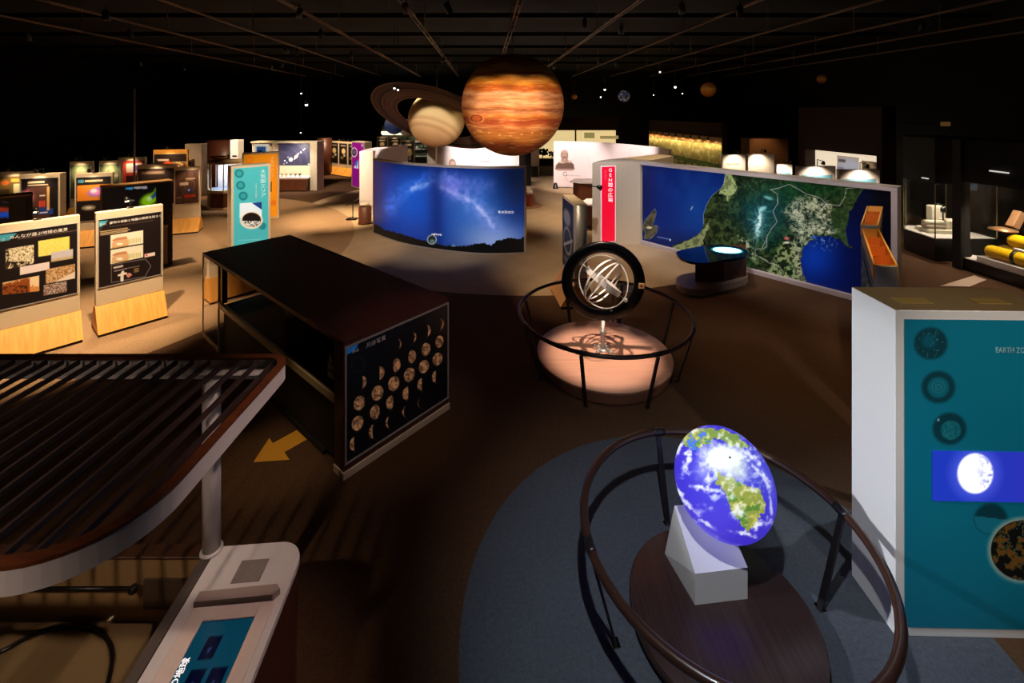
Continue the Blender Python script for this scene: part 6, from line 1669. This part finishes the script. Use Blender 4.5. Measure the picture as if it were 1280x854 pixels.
# ================================================================== CEILING SPOTLIGHTS
def track_spot(pos, target, power, deg, blend=.5, color=WARM, size=.06, label=None):
    """a real track head with its lamp"""
    p, q = Vector(pos), Vector(target); d = (q-p).normalized()
    spot(p + d*.13, q, power, deg, blend, color, size)
    t = thing('track_spotlight', label, 'spotlight', p, 0, 'track spotlights under the ceiling')
    M = d.to_track_quat('-Z', 'Y').to_matrix().to_4x4()
    MB().lathe([(.03, .12), (.06, .08), (.065, -.10), (.058, -.10), (.05, -.06)], 16, M=M).tube([(0, 0, .05), (0, 0, 6.14-p.z)], .012, 6).build('housing', BLACK, t)
    MB().lathe([(.052, -.07), (.001, -.072)], 16, M=M).build('lens', LAMP, t)
LM = 2.3
TS_ = [
 ((-6.3, 7.0, 5.95), (-7.5, 8.0, 1.0), 1200, 46, .8, WARM, 'spotlight over the two nearest kiosks'),
 ((-8.2, 9.0, 5.95), (-7.6, 9.2, 0), 420, 46, .8, WARM, 'spotlight behind the two nearest kiosks'),
 ((-9.6, 11.2, 5.95), (-9.4, 12.6, 0), 620, 44, .8, WARM, 'spotlight over the carpet right of the comet cabinet'),
 ((-12.6, 11.6, 5.95), (-12.9, 13.0, .8), 620, 50, .8, WARM, 'spotlight over the nebula and galaxy kiosks'),
 ((-7.0, 14.5, 5.95), (-8.6, 15.6, .5), 560, 52, .8, WARM, 'spotlight over the teal and orange signs'),
 ((-5.6, 15.5, 5.95), (-6.6, 16.8, 0), 1500, 44, .9, WARM, 'spotlight over the cream carpet left of the sky wall'),
 ((-4.8, 11.2, 5.95), (-5.0, 13.0, 0), 340, 44, .9, (1, .72, .45), 'spotlight over the cream carpet before the sky wall'),
 ((1.6, 9.8, 5.95), (1.9, 11.4, 0), 240, 52, .9, (1, .76, .52), 'spotlight over the cream carpet right of the sky wall'),
 ((2.4, 16.0, 5.95), (2.6, 17.0, 0), 600, 60, .9, (1, .76, .56), 'spotlight over the cream carpet behind the sky wall'),
 ((1.45, 6.6, 5.95), (1.40, 6.95, .2), 680, 20, .6, (1, .77, .62), 'spotlight straight above the ring model'),
 ((4.4, 8.6, 5.95), (4.6, 9.4, 0), 60, 60, .9, (1, .6, .4), 'spotlight over the floor by the touch lectern'),
 ((4.6, 6.0, 5.95), (4.4, 7.0, 0), 130, 46, 1, WARM, 'spotlight over the floor between ring model and large teal sign'),
 ((.6, 3.2, 5.95), (-.1, 5.8, 0), 18, 50, 1, (1, .62, .36), 'spotlight over the dark carpet before the moon photographs'),
 ((-3.4, 20.0, 5.95), (-1.8, 23.2, 1.6), 1700, 40, .8, PINK, 'spotlight on the white wall below the planets'),
 ((0.2, 20.5, 5.95), (-.6, 23.2, 1.6), 750, 36, .8, PINK, 'second spotlight on the white wall below the planets'),
 ((1.8, 19.2, 5.95), (3.2, 23.0, 1.5), 1100, 42, .8, PINK, 'spotlight on the bearded portrait'),
 ((4.2, 18.0, 5.95), (5.6, 20.8, 1.6), 950, 44, .8, PINK, 'spotlight on the curved end of the portrait wall'),
 ((-2.6, 16.8, 5.95), (-5.2, 18.9, 1.9), 950, 38, .8, PINK, 'spotlight on the curved white wall'),
 ((-7.2, 14.2, 5.95), (-5.6, 17.2, 1.4), 240, 34, .8, (1, .82, .7), 'spotlight on the blunt end of the curved white wall'),
 ((2.6, 10.6, 5.95), (3.2, 13.3, 1.4), 330, 42, .8, (.92, .9, 1), 'spotlight on the red-strip pillar'),
 ((4.8, 13.4, 5.95), (4.7, 15.0, 2.4), 200, 44, .8, WARM, 'spotlight on the top of the red-strip pillar'),
 ((-10.6, 26.0, 5.95), (-10.8, 28.3, 1), 900, 46, .8, WARM, 'spotlight on the three-kiosk row'),
 ((-8.6, 21.4, 5.95), (-8.2, 23.5, 1.2), 420, 40, .8, (1, .8, .6), 'spotlight on the magenta sign'),
 ((-9.6, 18.6, 5.95), (-10.6, 19.8, 0), 600, 54, .9, WARM, 'spotlight over the carpet before the solar system wall'),
 ((-15.0, 18.0, 5.95), (-15.8, 20.4, 1.2), 500, 46, .8, WARM, 'spotlight over the orange planet kiosk'),
 ((-14.6, 19.8, 5.95), (-13.8, 22.6, 1.8), 600, 38, .8, (1, .82, .64), 'spotlight on the brown drum and its slabs'),
 ((1.3, 3.0, 5.95), (-1.8, 2.75, .95), 150, 26, .8, (1, .74, .62), 'spotlight over the white console'),
 ((-2.7, -1.2, 5.95), (-3.0, 2.4, .6), 210, 36, .8, (1, .76, .6), 'spotlight over the sunken table'),
 ((.3, 1.1, 5.95), (1.62, 3.5, .2), 300, 48, .9, (.86, .92, 1), 'spotlight over the glowing globe'),
 ((-6.6, 2.6, 5.95), (2.9, 3.65, 1.2), 1300, 18, .7, (.86, .93, 1), 'spotlight on the side of the large teal sign'),
 ((3.2, 8.4, 5.95), (5.2, 11.8, 1.3), 330, 50, .8, (1, .92, .88), 'spotlight on the left half of the map'),
 ((5.2, 6.2, 5.95), (6.9, 9.8, 1.3), 260, 46, .8, (1, .9, .84), 'spotlight on the right half of the map'),
 ((-2.0, 8.4, 5.95), (-2.0, 12.8, 1.6), 260, 44, .8, (1, .92, .88), 'spotlight on the night sky wall'),
 ((-.6, 3.6, 5.95), (1.4, 7.0, 1.1), 190, 17, .7, (1, .84, .7), 'spotlight on the front of the ring model'),
 ((.9, 2.6, 5.95), (-1.3, 5.4, .9), 60, 24, .8, (1, .8, .7), 'spotlight on the moon photographs'),
 ((3.9, -1.7, 5.95), (3.8, 3.4, 1.75), 340, 26, .9, (1, .9, .78), 'spotlight on the large teal sign'),
 ((4.6, 4.2, 5.95), (3.7, 3.65, 2.48), 10, 30, .8, WARM, 'spotlight on the top of the large teal sign'),
 ((9.4, 10.2, 5.95), (10.2, 11.4, 0), 180, 50, .9, (1, .72, .56), 'spotlight over the floor before the vitrines'),
 ((3.6, 3.4, 5.95), (5.6, 6.2, 1.9), 260, 24, .8, WARM, 'spotlight over the timber compartments'),
 ((-3.0, 4.0, 5.95), (-2.7, 5.15, 0), 110, 17, .9, WARM, 'spotlight over the yellow floor arrow'),
 ((3.4, 17.2, 5.95), (3.0, 19.8, .8), 420, 34, .8, (1, .8, .7), 'spotlight on the hexagonal counters'),
 ((-4.2, 8.8, 5.95), (-7.4, 12.7, 1.3), 800, 30, .8, (1, .84, .64), 'spotlight on the small teal sign'),
 ((-10.6, 19.6, 5.95), (-14.3, 23.4, 1.9), 800, 34, .8, WARM, 'spotlight on the tall brown drum'),
 ((-1.2, 8.4, 5.95), (1.15, 9.5, .8), 210, 28, .8, WARM, 'spotlight on the edge-on kiosk'),
 ((5.5, 26.5, 5.95), (6.5, 28, 0), 500, 60, .9, WARM, 'spotlight over the far right carpet'),
]
for a in TS_: track_spot(a[0], a[1], a[2]*LM, a[3], a[4], a[5], .06, a[6])
# planets: three close heads aimed at the banded planet, one at the ringed planet
zt_ = jc.z + .56*JR
for i, dx in enumerate((-.95, -.1, .75)):
    src = Vector((-.7+.7*i, 2.6, 5.9)); tgt = Vector((jc.x+dx, jc.y-JR*.8, zt_-1.12))
    dist = (tgt-src).length
    track_spot(src, tgt, 2700, 2*math.degrees(math.atan(1.12/dist)), .35, (1, .76, .50), .04, ['left', 'middle', 'right'][i] + ' of three spotlights aimed at the banded planet')
src = Vector((-2.8, 5.0, 5.9)); tgt = Vector((sc_.x, sc_.y-SR*.8, sc_.z-.58))
track_spot(src, tgt, 5000, 2*math.degrees(math.atan(1.12/(tgt-src).length)), .35, (1, .9, .76), .04, 'spotlight aimed at the ringed planet')

# world: almost no ambient light in the closed hall
w = bpy.data.worlds.new('hall_air'); SC.world = w; w.use_nodes = True
w.node_tree.nodes['Background'].inputs['Color'].default_value = (.02, .016, .014, 1)
w.node_tree.nodes['Background'].inputs['Strength'].default_value = .3

SC.view_settings.view_transform = 'Standard'
SC.view_settings.look = 'None'
SC.view_settings.exposure = 0.0
SC.view_settings.gamma = 1.0
SC.view_settings.use_curve_mapping = False
SC.cycles.use_denoising = True
SC.cycles.max_bounces = 6
SC.cycles.diffuse_bounces = 3
SC.cycles.transparent_max_bounces = 12
SC.cycles.sample_clamp_indirect = 4.0
